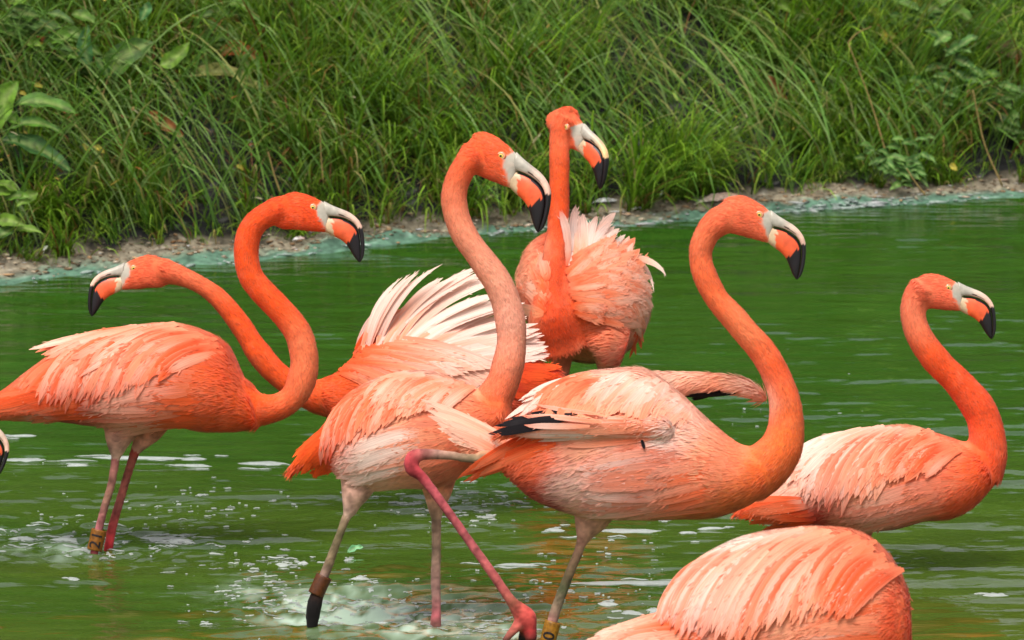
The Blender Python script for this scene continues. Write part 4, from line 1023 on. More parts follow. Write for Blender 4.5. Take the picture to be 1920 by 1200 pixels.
# the near wing: coverts sweeping down from the back, the folded hand lying along the flank
E.tract([(1095, 706), (1070, 730)], [(985, 752), (962, 786)], 6, 16, WHT, a=.55, b=.35, lift=.003, fray=6, name='flight_feather')
E.tract([(1080, 708), (1180, 720)], [(1010, 762), (1080, 792)], 14, 24, [(C_OR, C_SAL), (C_SAL, C_PEACH), (C_DEEP, C_SAL), (C_OR, C_PEACH)], a=.65, b=.25, lift=.004, rise=.003)
E.tract([(1150, 700), (1255, 724)], [(1080, 770), (1200, 790)], 14, 26, [(C_WHITE, C_PEACH), (C_PALE, C_SAL), (C_WHITE, C_PALE)], a=.5, b=.35, lift=.005, rise=.003)
E.tract([(1245, 722), (1300, 770)], [(1195, 782), (1262, 800)], 8, 24, [(C_WHITE, C_PEACH), (C_PALE, C_PEACH)], a=.5, b=.4, lift=.003, rise=.002)
E.tract([(1240, 798), (1236, 816)], [(1085, 796), (1060, 822)], 9, 18, [(C_SAL, C_PEACH), (C_PALE, C_PALE), (C_OR, C_PEACH)], a=.5, b=.4, lift=.004, rise=.002)
E.tract([(1150, 806), (1140, 818)], [(985, 806), (955, 822)], 7, 13, WHT + [(C_PEACH, C_PALE)], a=.5, b=.5, lift=.005, rise=.002, fray=5)
E.tract([(1088, 772), (1062, 790)], [(1000, 776), (955, 792), (914, 819)], 5, 15, [(C_BLACK, C_BLACK), (lin(40, 28, 32), C_BLACK)], a=.5, b=.35, lift=.010, rise=.003, jit=3, name='flight_feather')
E.tract([(1070, 782), (1050, 796)], [(980, 784), (920, 814)], 3, 15, [(C_BLACK, C_BLACK)], a=.5, b=.35, lift=.011, rise=.003, jit=3, name='flight_feather')
E.tract([(1130, 788), (1110, 806)], [(1010, 786), (975, 806)], 4, 11, [(C_PEACH, C_WHITE), (C_SAL, C_PALE), (C_WHITE, C_WHITE)], a=.5, b=.5, lift=.015, rise=.002, fray=4)
E.tract([(1203, 822), (1203, 822)], [(1207, 843), (1207, 843)], 1, 8, [(C_BLACK, C_BLACK)], a=.5, b=.5, lift=.003, jit=1, name='alula')

# ================= the back of the nearest bird, bottom right, neck down in the water
G = Bird('rounded feathered back of the nearest flamingo, cut off by the bottom edge', 6.95, (1672, 1392), (1640, 1470), -1, 0, (1500, 1470), 7)
G.torso([((1112, 1196), (1120, 1225), 16), ((1180, 1174), (1200, 1258), 56), ((1243, 1140), (1262, 1290), 84), ((1305, 1056), (1328, 1312), 114), ((1388, 1010), (1400, 1322), 130), ((1480, 992), (1480, 1322), 140),
         ((1560, 990), (1560, 1312), 140), ((1628, 1007), (1630, 1292), 126), ((1678, 1055), (1680, 1262), 98), ((1703, 1112), (1705, 1228), 58)])
G.tube([(1640, 1190, 60), (1672, 1235, 40), (1690, 1280, 32), (1696, 1320, 29), (1694, 1356, 27), (1690, 1378, 26)][::-1], colors=[(0, C_HEAD), (1, C_OR)])
G.head()
G.tube([(1470, 1290, 44), (1470, 1370, 14), (1468, 1440, 11), (1466, 1510, 10)], 'leg', 24, [(0, C_PINK), (1, C_LEGP)])
G.tube([(1560, 1290, 44, 40), (1562, 1370, 14, 40), (1564, 1440, 11, 40), (1566, 1510, 10, 40)], 'leg', 24, [(0, C_PINK), (1, C_LEGP)])
G.ctrl += [(1130, 1195, C_PALE), (1200, 1180, C_PALE), (1260, 1180, C_OR), (1280, 1100, C_WHITE), (1340, 1060, C_WHITE), (1400, 1020, C_WHITE), (1460, 1000, C_PALE), (1530, 992, C_PEACH), (1600, 1010, C_SAL), (1660, 1050, C_SAL), (1690, 1110, C_OR), (1700, 1180, C_OR),
           (1440, 1080, C_PALE), (1400, 1150, C_SAL), (1500, 1120, C_PEACH), (1560, 1100, C_OR), (1600, 1150, C_SAL), (1640, 1090, C_PEACH), (1300, 1280, C_PINK), (1450, 1280, C_PINK), (1600, 1260, C_SAL)]
G.skin(down_n=12000, voxel=0.0036); G.bill(); G.eyes()
G.tract([(1280, 1150), (1310, 1200)], [(1116, 1192), (1190, 1225)], 8, 30, WP, a=.5, b=.35)
G.tract([(1690, 1120), (1690, 1210)], [(1500, 1160), (1480, 1220)], 14, 34, [(C_OR, C_SAL), (C_SAL, C_PEACH), (C_SAL, C_PALE)], a=.45, b=.1, lift=.004, rise=.003)
G.tract([(1330, 1050), (1460, 1005), (1560, 1000)], [(1240, 1165), (1290, 1190), (1390, 1195)], 22, 32, WP + [(C_PALE, C_WHITE), (C_PEACH, C_WHITE), (C_OR, C_SAL)], a=.72, b=.25, lift=.007, rise=.005)
G.tract([(1500, 1000), (1640, 1025)], [(1330, 1195), (1400, 1200), (1540, 1150)], 20, 28, MIX + WP, a=.7, b=.2, lift=.010, rise=.005)
G.tract([(1590, 1005), (1685, 1075)], [(1500, 1130), (1590, 1165)], 12, 30, SO + WP, a=.6, b=.2, lift=.012, rise=.003)

# ================= the head that just reaches in at the left edge
H = Bird('flamingo showing only its curved black-tipped bill at the left edge', 8.45, (-44, 778), (-12, 899), 1, 0, (-330, 1062), 8)
H.torso([((-640, 800), (-640, 830), 16), ((-560, 730), (-560, 850), 70), ((-450, 690), (-450, 880), 105), ((-340, 700), (-340, 880), 100), ((-270, 745), (-270, 850), 70), ((-240, 775), (-240, 830), 45)])
H.tube([(-270, 800, 50), (-225, 790, 34), (-190, 740, 28), (-185, 690, 25), (-165, 650, 23), (-130, 650, 23), (-112, 690, 23), (-104, 730, 24), (-96, 760, 26)][::-1], colors=[(0, C_HEAD), (1, C_NECK)])
H.head()
H.tube([(-400, 850, 40), (-395, 920, 14), (-390, 980, 9), (-385, 1110, 8)], 'leg', 24, [(0, C_PINK), (1, C_LEGP)])
H.tube([(-360, 850, 40, 30), (-350, 920, 14, 30), (-345, 980, 9, 30), (-340, 1110, 8, 30)], 'leg', 24, [(0, C_PINK), (1, C_LEGP)])
H.ctrl += [(-600, 800, C_OR), (-450, 760, C_SAL), (-350, 760, C_SAL), (-450, 850, C_PINK)]
H.skin(down_n=4000, voxel=0.004); H.bill(); H.eyes()
# ------------------------------------------------------------------ leaves, weeds and litter on the bank
def leaf_geo(a, c, b, D, w, col0, col1, off=(0, 0, 0), tilt=0.5, fold=0.18, wave=0.08, seed=0, n=12, shape='dock'):
    """a real bent blade from drawing point a over c to b, offsets in metres along Y at the three points"""
    r = np.random.default_rng(seed)
    t = np.linspace(0, 1, n)[:, None]
    q = (1 - t) ** 2 * np.array(a, float) + 2 * t * (1 - t) * np.array(c, float) + t ** 2 * np.array(b, float)
    o = (1 - t) ** 2 * off[0] + 2 * t * (1 - t) * off[1] + t ** 2 * off[2]
    p = P(q[:, 0], q[:, 1], D, o[:, 0])
    tan = np.gradient(p, axis=0); tan /= np.linalg.norm(tan, axis=1)[:, None]
    face = np.array([0, -math.cos(tilt), math.sin(tilt)]) + 0 * p
    sd = np.cross(tan, face); sd /= np.linalg.norm(sd, axis=1)[:, None]
    nr = np.cross(sd, tan)
    u = t[:, 0]
    prof = np.interp(u, [0, .06, .2, .45, .75, .92, 1], [.06, .55, .9, 1, .72, .3, .02]) if shape == 'dock' else np.interp(u, [0, .3, .6, 1], [.05, 1, .8, .02])
    hw = w * D / F * .5 * prof
    ac = np.array([-1, -.5, 0, .5, 1.])
    wv = wave * np.sin(u * 14 + r.uniform(0, 6))[:, None] * np.abs(ac)[None] * np.sign(ac)[None]
    v = p[:, None] + sd[:, None] * (hw[:, None] * ac[None])[..., None] + nr[:, None] * (w * D / F * (fold * np.abs(ac)[None] * prof[:, None] + wv))[..., None]
    i, j = np.meshgrid(np.arange(n - 1), np.arange(4), indexing='ij'); k = i * 5 + j
    f = np.stack([k, k + 1, k + 6, k + 5], -1).reshape(-1, 4)
    m = np.clip(.5 + .9 * r.uniform(-1, 1, (n, 5)), 0, 1)
    m = (m + np.roll(m, 1, 0) + np.roll(m, -1, 0)) / 3
    cc = col0 * (1 - m[..., None]) + col1 * m[..., None]
    cc[:, 2] = cc[:, 2] * .6 + .4 * lin(170, 180, 110)
    return v.reshape(-1, 3), f, cc.reshape(-1, 3)
def one_leaf(name, label, cat, a, c, b, w, col0, col1, group=None, dz=0.12, mat=None, **kw):
    mid = on_bank((a[0] + b[0]) / 2, (a[1] + b[1]) / 2)
    D = (mid - CAM).dot(FV) - dz
    v, f, cc = leaf_geo(a, c, b, D, w, col0, col1, **kw)
    o = link(name, new_mesh(name, v, f, color=cc), mat or M_LEAF, None, v[0], label=label, category=cat, group=group)
    return o
def stem_geo(pts, D, r, n=14):
    a = np.array([[q[0], q[1], q[2] if len(q) > 2 else 0] for q in pts], float)
    c = catmull(a, n)
    return tube(P(c[:, 0], c[:, 1], D, c[:, 2]), np.linspace(1, .55, n) * r * D / F, 6)
def weed(name, label, cat, basepx, leaves, stems, dz=0.09, group=None):
    """leaves: (a, c, b, w, col0, col1[, kw]); stems: list of point lists"""
    g = on_bank(*basepx); D = (g - CAM).dot(FV) - dz
    root = thing(name, g, label, cat, group)
    for st in stems:
        v, f = stem_geo(st[0], D, st[1])
        link('stem', new_mesh('stem', v, f, color=np.broadcast_to(st[2], (len(v), 3))), M_LEAF, root, g)
    for i, L in enumerate(leaves):
        v, f, cc = leaf_geo(L[0], L[1], L[2], D, L[3], L[4], L[5], seed=i + int(basepx[0]), **(L[6] if len(L) > 6 else {}))
        link('leaf', new_mesh('leaf', v, f, color=cc), M_LEAF, root, g)
G1, G2, G3, G4 = lin(86, 128, 36), lin(62, 104, 32), lin(50, 84, 24), lin(106, 144, 38)
RST, TAN, YEL = lin(170, 92, 48), lin(170, 156, 96), lin(220, 196, 60)
weed('dock_plant', 'broad green dock leaves with holes at the left edge of the bank', 'plant', (40, 330),
     [((-20, 250), (0, 190), (34, 152), 52, G4, G1), ((28, 196), (80, 180), (146, 214), 36, G2, G1, dict(tilt=.9)), ((5, 262), (70, 265), (132, 322), 46, G3, lin(64, 110, 52), dict(tilt=1.0)),
      ((20, 240), (60, 215), (118, 250), 26, G1, G2, dict(tilt=.9)), ((-10, 215), (10, 205), (40, 235), 30, G4, G1)],
     [([(40, 335), (30, 290), (10, 240)], 3, G2), ([(45, 335), (36, 270), (30, 198)], 3, G2)])
weed('dock_plant', 'tall upright dock with broad bluish and yellow-green leaves near the upper left', 'plant', (240, 235),
     [((168, 122), (150, 90), (166, 46), 30, lin(66, 114, 60), lin(74, 124, 66)), ((205, 142), (225, 95), (292, 80), 54, G3, lin(74, 110, 34)), ((300, 122), (330, 116), (356, 78), 32, lin(92, 130, 34), lin(110, 146, 38)),
      ((270, 8), (280, 14), (262, 40), 24, lin(66, 114, 60), lin(74, 124, 66)), ((180, 110), (195, 120), (205, 150), 22, G2, G3)],
     [([(178, 240), (180, 180), (168, 122)], 3, G2), ([(250, 240), (255, 190), (285, 125)], 3, G1), ([(150, 240), (146, 180), (150, 120)], 2.5, G2), ([(300, 230), (296, 180), (300, 126)], 2.5, G1)])
def small_leaves(spots, cols, w, seed):
    r = np.random.default_rng(seed); out = []
    for (x, y) in spots:
        L = w * r.uniform(1.5, 2.4); an = r.uniform(-.6, .9) + (0 if r.random() < .5 else math.pi)
        b = (x + L * math.cos(an), y + L * math.sin(an) * .7 + 6)
        c0 = cols[r.integers(len(cols))]
        out.append(((x, y), ((x + b[0]) / 2, (y + b[1]) / 2 - L * .18), b, w * r.uniform(.7, 1.2), c0, c0 * .75, dict(shape='nettle', tilt=r.uniform(.3, 1.1), off=(0, -.01, -.02))))
    return out
def along(pts, n, sp, seed):
    r = np.random.default_rng(seed); c = catmull(np.array([[*q, 0] for q in pts], float), n)
    return [(x + r.normal(0, sp), y + r.normal(0, sp * .6)) for x, y, _ in c]
NET = [lin(78, 122, 52), lin(92, 138, 60), lin(70, 108, 44), lin(104, 146, 66)]
for i, (lab, base, st, n, w, sp) in enumerate([
        ('leafy nettle with toothed mid-green leaves near the upper right corner', (1800, 230), [(1800, 235), (1792, 150), (1800, 60)], 22, 24, 22),
        ('nettle bending over dark ground left of the purple leaf', (1745, 225), [(1745, 240), (1742, 200), (1748, 150)], 16, 22, 20),
        ('bushy pale green herb leaning onto the mud at the right', (1690, 345), [(1700, 345), (1680, 310), (1640, 285)], 30, 15, 20),
        ('low bright herb under the dry stalk at the right', (1720, 325), [(1720, 325), (1712, 300), (1720, 268)], 22, 13, 16),
        ('yellowing weed by the top edge at the right', (1650, 90), [(1650, 120), (1655, 80), (1660, 30)], 16, 18, 24),
        ('dense leafy weed at the right edge below the purple leaf', (1890, 240), [(1890, 250), (1880, 200), (1890, 150)], 20, 22, 22)]):
    weed('leafy_weed', lab, 'weed', base, small_leaves(along(st, n, sp, 40 + i), NET if i != 4 else NET + [lin(150, 160, 50)], w, 60 + i), [(st, 2.2, lin(84, 110, 50))], group='leafy weeds on the right of the bank')
BRD = [lin(92, 132, 40), lin(74, 112, 36), lin(112, 148, 44), lin(84, 118, 56)]
for i, (lab, base, st, n, w, sp, cols) in enumerate([
        ('mixed broad-leaved weed in the top left corner', (70, 120), [(70, 130), (60, 80), (50, 20)], 18, 30, 34, BRD + [lin(140, 110, 60)]),
        ('broad-leaved weed between the two docks at upper left', (120, 150), [(120, 160), (118, 100), (112, 40)], 16, 28, 26, BRD),
        ('light green weed above the long curled tan leaf', (420, 90), [(420, 100), (410, 60), (400, 14)], 14, 26, 30, BRD),
        ('weed of drooping leaves at the left edge just over the water clump', (30, 420), [(30, 430), (26, 390), (24, 350)], 12, 26, 24, BRD),
        ('leafy clump at the top edge right of the bent stalk', (1720, 80), [(1720, 90), (1716, 50), (1720, 6)], 20, 28, 34, NET + BRD[:2]),
        ('leafy clump in the top right corner', (1870, 70), [(1870, 80), (1876, 40), (1880, 4)], 18, 28, 34, NET + BRD[:2]),
        ('spread of dark leaves below the bent stalk at the right', (1770, 180), [(1740, 190), (1776, 170), (1830, 160)], 18, 26, 26, NET),
        ('yellow-green weed near the top edge right of centre', (1440, 50), [(1440, 60), (1446, 30), (1450, 2)], 12, 24, 28, BRD)]):
    weed('leafy_weed', lab, 'weed', base, small_leaves(along(st, n, sp, 140 + i), cols, w, 160 + i), [(st, 2.4, lin(84, 110, 50))], group='leafy weeds higher on the bank', dz=.10)
# fallen and dying leaves
one_leaf('dead_leaf', 'long curled tan and green leaf hanging over grass at upper left', 'leaf', (352, 146), (430, 112), (497, 180), 30, TAN, lin(130, 140, 66), 'dying leaves in the grass', tilt=.8, fold=.3, seed=3)
one_leaf('dead_leaf', 'orange-red dead leaf above the long curled tan leaf', 'leaf', (412, 104), (450, 74), (492, 122), 30, RST, lin(190, 110, 60), 'dying leaves in the grass', fold=.3, seed=4)
one_leaf('dead_leaf', 'rust coloured leaf among dark stems left of centre', 'leaf', (272, 214), (300, 222), (346, 256), 26, RST, lin(150, 110, 60), 'dying leaves in the grass', seed=5)
one_leaf('dead_leaf', 'brown crumpled leaf high up in the left corner', 'leaf', (62, 56), (90, 60), (112, 104), 28, lin(120, 84, 44), RST, 'dying leaves in the grass', seed=6)
one_leaf('dead_leaf', 'purple-brown broad leaf at the right edge', 'leaf', (1848, 92), (1890, 90), (1950, 122), 46, lin(122, 76, 70), lin(138, 92, 80), 'dying leaves in the grass', tilt=1.0, seed=7)
one_leaf('seed_head', 'reddish brown dock seed head right of centre', 'seed head', (1440, 142), (1452, 168), (1478, 188), 17, lin(150, 78, 50), lin(120, 62, 40), None, fold=.5, wave=.2, seed=8, dz=.14)
for i, (lab, a, b, w) in enumerate([('yellow leaf in the far upper left', (38, 46), (58, 54), 9), ('upper pale yellow leaf of three by a dark gap', (64, 160), (80, 164), 9), ('lower pale yellow leaf of three by a dark gap', (36, 174), (50, 180), 8),
                                   ('yellow leaf left of its twin above the low clump', (154, 274), (168, 286), 12), ('yellow leaf right of its twin above the low clump', (178, 276), (196, 290), 10), ('yellow leaf at the top edge on the right', (1712, 0), (1732, 16), 16),
                                   ('yellow leaf half way up beside the dry stalk', (1652, 64), (1662, 84), 14), ('small yellow leaf in grass between the first two heads', (444, 312), (456, 320), 8), ('yellowish leaf lying just above the right-hand mud', (1780, 312), (1794, 320), 12)]):
    one_leaf('yellow_leaf', 'small ' + lab if not lab.startswith('small') else lab, 'leaf', a, ((a[0] + b[0]) / 2, min(a[1], b[1]) - 2), b, w, YEL, lin(200, 180, 80), 'small yellow leaves', dz=.15, seed=20 + i)
# dry stalks
for i, (lab, base, st) in enumerate([
        ('long dry straw-coloured stalk with a bent tip at the right', (1665, 300), [[(1665, 300), (1632, 190), (1590, 80)], [(1590, 80), (1608, 62), (1634, 50)]]),
        ('thin dry stalk leaning down to the water at far right', (1880, 350), [[(1880, 350), (1846, 270), (1824, 168)]]),
        ('grey dry stalk reaching the waterline under the bushy herb', (1730, 360), [[(1735, 366), (1715, 340), (1700, 316)]]),
        ('thin brown stalk leaning in grass above the left neck', (527, 365), [[(527, 365), (515, 330), (503, 285)]]),
        ('pale dry stalk with seed tip near the upper left', (190, 190), [[(190, 190), (198, 160), (206, 140)]]),
        ('dry bent grass stalk with pale tip beside the broad leaves', (240, 60), [[(262, 108), (246, 82), (238, 50), (242, 20)]]),
        ('upright tan stalk in the grass right of the left head', (604, 330), [[(606, 340), (602, 290), (600, 240)]])]):
    g = on_bank(*base); D = (g - CAM).dot(FV) - .14
    root = thing('dry_stalk', g, lab, 'stalk', 'dry stalks on the bank')
    for k, s_ in enumerate(st):
        v, f = stem_geo(s_, D, 1.8 if k == 0 else 1.4)
        link('stem', new_mesh('stem', v, f, color=np.broadcast_to(lin(140, 118, 70), (len(v), 3))), M_LITTER, root, g)

# moulted feathers lying about
def loose_feather(label, a, b, w, c0, c1, seed, bend=-.12, z=.012):
    ga, gb = on_bank(*a), on_bank(*b)
    r = np.random.default_rng(seed); n = 12
    t = np.linspace(0, 1, n)[:, None]
    fwd = .045 if w > 14 else .01
    ga = ga + np.array([0, -fwd, z * .6]); gb = gb + np.array([0, -fwd, z * .6])
    ga[2] = max(ga[2] - fwd * .2, float(bank_z(ga[0:1], ga[1:2])[0]) + .006); gb[2] = max(gb[2] - fwd * .2, float(bank_z(gb[0:1], gb[1:2])[0]) + .006)
    mid = (ga + gb) / 2 + np.array([0, 0, np.linalg.norm(gb - ga) * abs(bend) * .6 + z * .5])
    p = (1 - t) ** 2 * ga + 2 * t * (1 - t) * mid + t ** 2 * gb
    tan = np.gradient(p, axis=0); tan /= np.linalg.norm(tan, axis=1)[:, None]
    sd = np.cross(tan, np.array([0, -.75, .66])); sd /= np.linalg.norm(sd, axis=1)[:, None]
    sd = np.cross(np.array([0, -.66, .75]), tan)
    u = t[:, 0]
    prof = np.interp(u, [0, .12, .3, .7, .92, 1], [.05, .12, .8, 1, .6, .05]) * (1 + .12 * r.normal(0, 1, n))
    hw = w * 12 / F * .5 * prof
    ac = np.array([-1, -.5, 0, .5, 1.])
    v = p[:, None] + sd[:, None] * (hw[:, None] * ac)[..., None] + np.array([0, 0, 1.]) * (np.abs(ac)[None] * hw[:, None] * -.12)[..., None]
    i, j = np.meshgrid(np.arange(n - 1), np.arange(4), indexing='ij'); k = i * 5 + j
    f = np.stack([k, k + 1, k + 6, k + 5], -1).reshape(-1, 4)
    cc = (c0 * (1 - t) + c1 * t)[:, None] * (1 + .08 * r.normal(0, 1, (n, 5, 1)))
    link('loose_feather', new_mesh('loose_feather', v.reshape(-1, 3), f, color=np.clip(cc, .01, .9).reshape(-1, 3)), M_LITTER, None, ga, label=label, category='feather', group='moulted feathers on the bank')
WG = lin(226, 226, 226)
for i, (lab, a, b, w, c0, c1) in enumerate([
        ('long pinkish feather lying on the mud behind the right-hand head', (1300, 378), (1384, 360), 22, lin(240, 222, 206), lin(232, 180, 160)),
        ('white downy feather on the mud right of the tall upright neck', (1108, 384), (1158, 379), 11, WG * .8, WG * .8),
        ('small white feather standing on the mud at far left', (82, 478), (90, 464), 9, WG, WG),
        ('white feather caught in grass near the top middle', (664, 84), (682, 108), 13, WG, lin(200, 200, 196)),
        ('white fluff in grass above the left-hand heads', (462, 264), (474, 280), 10, WG, WG),
        ('cream feather in short grass beside the middle neck', (904, 382), (926, 370), 8, lin(220, 206, 180), lin(210, 190, 160)),
        ('pink-white scrap on the mud inside the left neck bend', (548, 454), (572, 450), 9, WG, lin(230, 190, 180)),
        ('tiny white feather upright beside the downy one', (1238, 372), (1244, 360), 6, WG, WG),
        ('pale scrap on the mud below the long pinkish feather', (1182, 398), (1206, 394), 7, lin(210, 200, 180), WG)]):
    loose_feather('' + lab, a, b, w, c0, c1, 80 + i)
# white feather scum along the far waterline, and pebbles, twigs and scraps in the mud
def flakes(name, pts, size, cols, mat, seed, flat=.35, elong=1.8, **props):
    r = np.random.default_rng(seed); V, Fc, C_ = [], [], []
    ico = np.array([[0, 0, 1], [.894, 0, .447], [.276, .851, .447], [-.724, .526, .447], [-.724, -.526, .447], [.276, -.851, .447], [.724, .526, -.447], [-.276, .851, -.447], [-.894, 0, -.447], [-.276, -.851, -.447], [.724, -.526, -.447], [0, 0, -1]])
    icf = np.array([[0, 1, 2], [0, 2, 3], [0, 3, 4], [0, 4, 5], [0, 5, 1], [1, 6, 2], [2, 7, 3], [3, 8, 4], [4, 9, 5], [5, 10, 1], [6, 7, 2], [7, 8, 3], [8, 9, 4], [9, 10, 5], [10, 6, 1], [11, 7, 6], [11, 8, 7], [11, 9, 8], [11, 10, 9], [11, 6, 10]])
    for i, p in enumerate(pts):
        sz = size[0] * (size[1] / size[0]) ** (r.random() ** 2)
        v = ico * (1 + r.normal(0, .18, (12, 1)))
        a = r.uniform(0, 6.28); e = r.uniform(1, elong)
        v = v * np.array([e, 1, flat * r.uniform(.6, 1.6)]) * sz
        v = np.stack([v[:, 0] * math.cos(a) - v[:, 1] * math.sin(a), v[:, 0] * math.sin(a) + v[:, 1] * math.cos(a), v[:, 2]], 1)
        V.append(v + p); Fc.append(icf + 12 * i); c = cols[r.integers(len(cols))] * r.uniform(.7, 1.2); C_.append(np.broadcast_to(c, (12, 3)))
    return link(name, new_mesh(name, np.concatenate(V), np.concatenate(Fc), color=np.clip(np.concatenate(C_), .01, .9), smooth=False), mat, kind='stuff', **props)
r = np.random.default_rng(5)
x = r.uniform(-1.6, 1.6, 2600); d = strip(x) * r.uniform(.25, 1.15, 2600); y = shore_y(x) + d
flakes('pebbles', np.stack([x, y, bank_z(x, y) + .001], 1), (.0015, .008), [lin(150, 130, 104), lin(120, 104, 84), lin(176, 160, 136), lin(96, 84, 66), lin(140, 110, 80)], M_LITTER, 6, category='gravel', label='small stones and crumbs in the mud strip')
x = r.uniform(-1.6, 1.6, 380); d = strip(x) * r.uniform(.0, 1.1, 380); y = shore_y(x) + d
flakes('litter', np.stack([x, y, bank_z(x, y) + .002], 1), (.002, .007), [WG * .8, lin(220, 200, 180), lin(210, 180, 160), lin(190, 150, 110), lin(120, 84, 50)], M_LITTER, 7, flat=.25, elong=4, category='litter', label='pale scraps and down caught on the muddy edge')
px_ = np.concatenate([r.uniform(1420, 1930, 90), r.normal(1560, 60, 60), r.normal(1640, 40, 40), r.uniform(900, 1300, 50), r.uniform(0, 700, 40)])
x = (px_ - 960) / F * 12.6; y = shore_y(x) + r.normal(.0, .018, len(x))
flakes('scum', np.stack([x, y, np.maximum(bank_z(x, y), water_z(x, y)) + .003], 1), (.0025, .010), [WG * .85, lin(200, 216, 206), lin(180, 196, 190)], M_FOAM_GLINT, 8, flat=.3, elong=4.5, category='foam', label='white down and froth along the far waterline')

# ------------------------------------------------------------------ foam, bubbles and painted sky glints on the pond
V, Fc, C_ = [], [], []; nk = 0
fr = np.random.default_rng(12)
def foam(px, py, w, h, tone=.72):
    """a thin pale patch riding on the ripples, froth and painted sky glint alike"""
    global nk
    g = ground(np.float64(px), np.float64(py)); D = ground_depth(py)
    sx, sy = w * D / F / 2, h * D / F / 2 / .19
    k = 14; a = np.linspace(0, 2 * np.pi, k, endpoint=False)
    rr = 1 + .16 * np.sin(a * 2 + fr.uniform(0, 6)) + .12 * np.sin(a * 3 + fr.uniform(0, 6)) + .10 * fr.normal(0, 1, k)
    rg = [(0, 1)] + [(q, hh) for q, hh in ((.55, .9), (1.0, .0))]
    v = [[g[0], g[1]]]
    for q, hh in rg[1:]:
        for i in range(k): v.append([g[0] + math.cos(a[i]) * sx * rr[i] * q, g[1] + math.sin(a[i]) * sy * rr[i] * q])
    v = np.array(v); z = water_z(v[:, 0], v[:, 1])
    hgt = min(.0022, sx * .25)
    z = z + np.concatenate([[hgt], np.full(k, hgt * .9), np.full(k, -.0006)]) + .0006
    f = [[nk, nk + 1 + i, nk + 1 + (i + 1) % k] for i in range(k)]
    f += [[nk + 1 + i, nk + 1 + k + i, nk + 1 + k + (i + 1) % k] for i in range(k)] + [[nk + 1 + i, nk + 1 + k + (i + 1) % k, nk + 1 + (i + 1) % k] for i in range(k)]
    V.append(np.column_stack([v, z])); Fc.extend(f); nk += len(v)
    C_.append(np.broadcast_to(np.array([.93, 1.0, .97]) * tone * fr.uniform(.85, 1.1), (len(v), 3)))
def glint(px, py, w, h, tone):
    """a pale strip standing in for sky glint on a ripple crest: thin, wavy, pinched at both ends"""
    global nk
    g = ground(np.float64(px), np.float64(py)); D = ground_depth(py)
    k = 9; t = np.linspace(-1, 1, k)
    xx = g[0] + t * w * D / F / 2
    bow = fr.normal(0, .12); ph = fr.uniform(0, 6); fq = fr.uniform(2, 5)
    yy = g[1] + (bow * t * t + .10 * np.sin(t * fq + ph)) * w * D / F
    th = h * D / F / 2 / .19 * np.sqrt(np.clip(1 - t * t, 0, 1)) * (1 + .35 * fr.normal(0, 1, k)).clip(.3, 2) + .0004
    v = np.concatenate([np.stack([xx, yy - th], 1), np.stack([xx, yy], 1), np.stack([xx, yy + th], 1)])
    z = water_z(v[:, 0], v[:, 1]) + .0007
    z[k:2 * k] += np.minimum(.0014, th * .5)
    i = np.arange(k - 1)
    Fc.extend([[nk + q, nk + q + 1, nk + k + q + 1, nk + k + q] for q in i] + [[nk + k + q, nk + k + q + 1, nk + 2 * k + q + 1, nk + 2 * k + q] for q in i])
    V.append(np.column_stack([v, z])); nk += 3 * k
    C_.append(np.broadcast_to(np.array([.93, 1.0, .97]) * tone, (3 * k, 3)))
for q in [(44, 865, 64, 9), (256, 859, 156, 6), (363, 861, 50, 6), (143, 874, 44, 4), (367, 874, 58, 4.5), (493, 871, 82, 6.5), (42, 817, 52, 2.5), (137, 1089, 24, 4.5), (675, 1088, 32, 7), (530, 1061, 26, 4.5), (568, 1058, 22, 3.5), (654, 1045, 15, 5),
          (971, 1061, 84, 3), (1180, 996, 112, 8), (1186, 1096, 176, 9), (1140, 1141, 30, 7), (1186, 1155, 42, 4.5), (1040, 993, 40, 4), (1865, 1117, 50, 4), (1250, 972, 20, 3), (1330, 990, 44, 3), (1290, 1000, 30, 3), (1225, 1150, 24, 3), (120, 1010, 60, 5), (40, 1008, 50, 4), (150, 1030, 60, 4), (300, 1008, 90, 4), (340, 1016, 60, 4)]:
    foam(*q)
    for _ in range(3): glint(q[0] + fr.normal(0, q[2] * .5), q[1] + fr.normal(0, q[3] * .7 + 1), q[2] * fr.uniform(.3, .8), fr.uniform(.8, 1.8), .6)
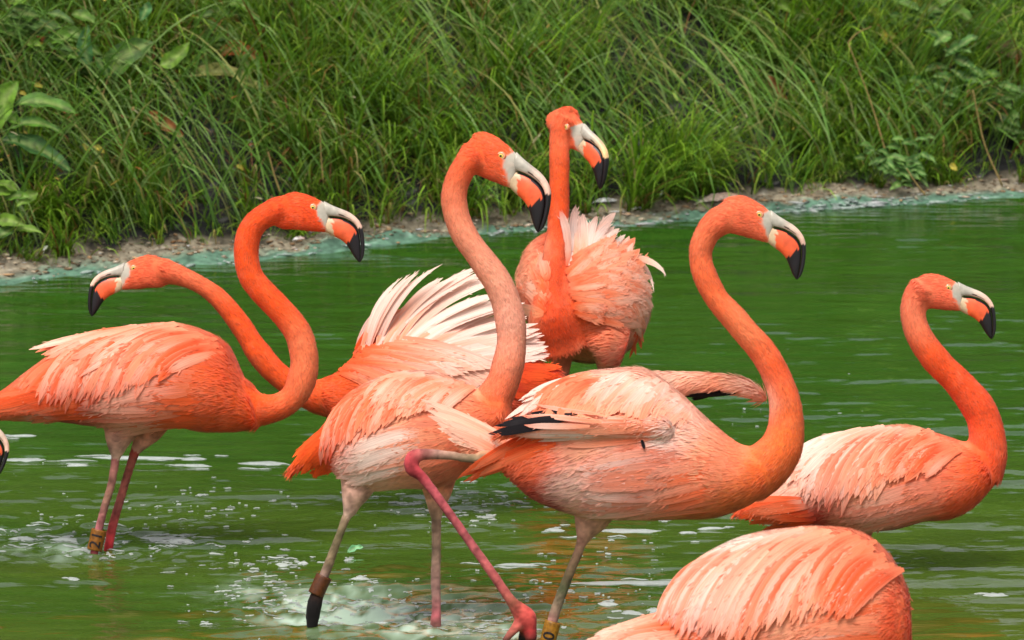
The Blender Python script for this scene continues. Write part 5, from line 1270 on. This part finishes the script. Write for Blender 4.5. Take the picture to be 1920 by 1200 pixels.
for cx, cy, sx, sy, n, big in [(80, 1000, 75, 16, 120, 26), (300, 1012, 75, 10, 90, 26), (330, 950, 80, 18, 70, 10), (500, 1055, 70, 26, 110, 22), (480, 1110, 70, 22, 90, 24), (560, 1140, 90, 22, 170, 20), (740, 1150, 100, 24, 240, 20), (690, 1110, 70, 16, 60, 14), (760, 940, 40, 10, 50, 26),
                               (880, 945, 60, 16, 110, 26), (850, 970, 60, 10, 40, 20), (930, 960, 50, 14, 50, 18), (1000, 1110, 60, 26, 50, 10), (1180, 1120, 80, 22, 60, 14), (1130, 1040, 90, 30, 40, 12), (1390, 760, 70, 30, 26, 4), (1560, 760, 90, 40, 16, 4), (450, 940, 90, 24, 60, 8), (900, 1180, 60, 12, 90, 16), (170, 1035, 30, 6, 30, 12), (230, 1036, 40, 6, 40, 12)]:
    for _ in range(n):
        if fr.random() < .66: continue
        glint(cx + fr.normal(0, sx), cy + fr.normal(0, sy), big * 1.3 * fr.random() ** 1.5 + 5, fr.uniform(.7, 2.1), fr.uniform(.35, .75))
link('foam', new_mesh('foam', np.concatenate(V), Fc, color=np.clip(np.concatenate(C_), .05, .85)), M_FOAM_GLINT, kind='stuff', category='foam', label='thin white froth, with sky glints made as pale strips, on the pond')
# bubbles: small domes
r = np.random.default_rng(77); pts = []
for cx, cy, sx, sy, n in [(80, 1000, 90, 30, 20), (330, 950, 100, 30, 24), (500, 1060, 80, 40, 30), (650, 1140, 130, 26, 100), (860, 950, 90, 24, 70), (1130, 1100, 110, 40, 70), (1430, 770, 110, 40, 34), (40, 900, 50, 40, 12), (900, 1160, 60, 24, 50)]:
    for _ in range(n):
        g = ground(np.float64(cx + r.normal(0, sx)), np.float64(cy + r.normal(0, sy))); pts.append([g[0], g[1], float(water_z(g[0:1], g[1:2])[0])])
flakes('bubbles', np.array(pts), (.0007, .0028), [np.array([.55, .62, .56]), np.array([.5, .6, .5])], M_FOAM_GLINT, 9, flat=.7, elong=1.2, category='bubbles', label='small bubbles floating on the green water')
# a scrap of pale green weed floating by the banded leg
v, f, cc = leaf_geo((652, 1036), (664, 1024), (682, 1026), ground_depth(1034.), 12, lin(150, 206, 160), lin(120, 190, 130), tilt=.6, wave=.25, seed=4)
link('floating_leaf', new_mesh('floating_leaf', v, f, color=cc), M_LEAF, None, v[0], label='pale green scrap of leaf floating beside the banded leg', category='leaf')
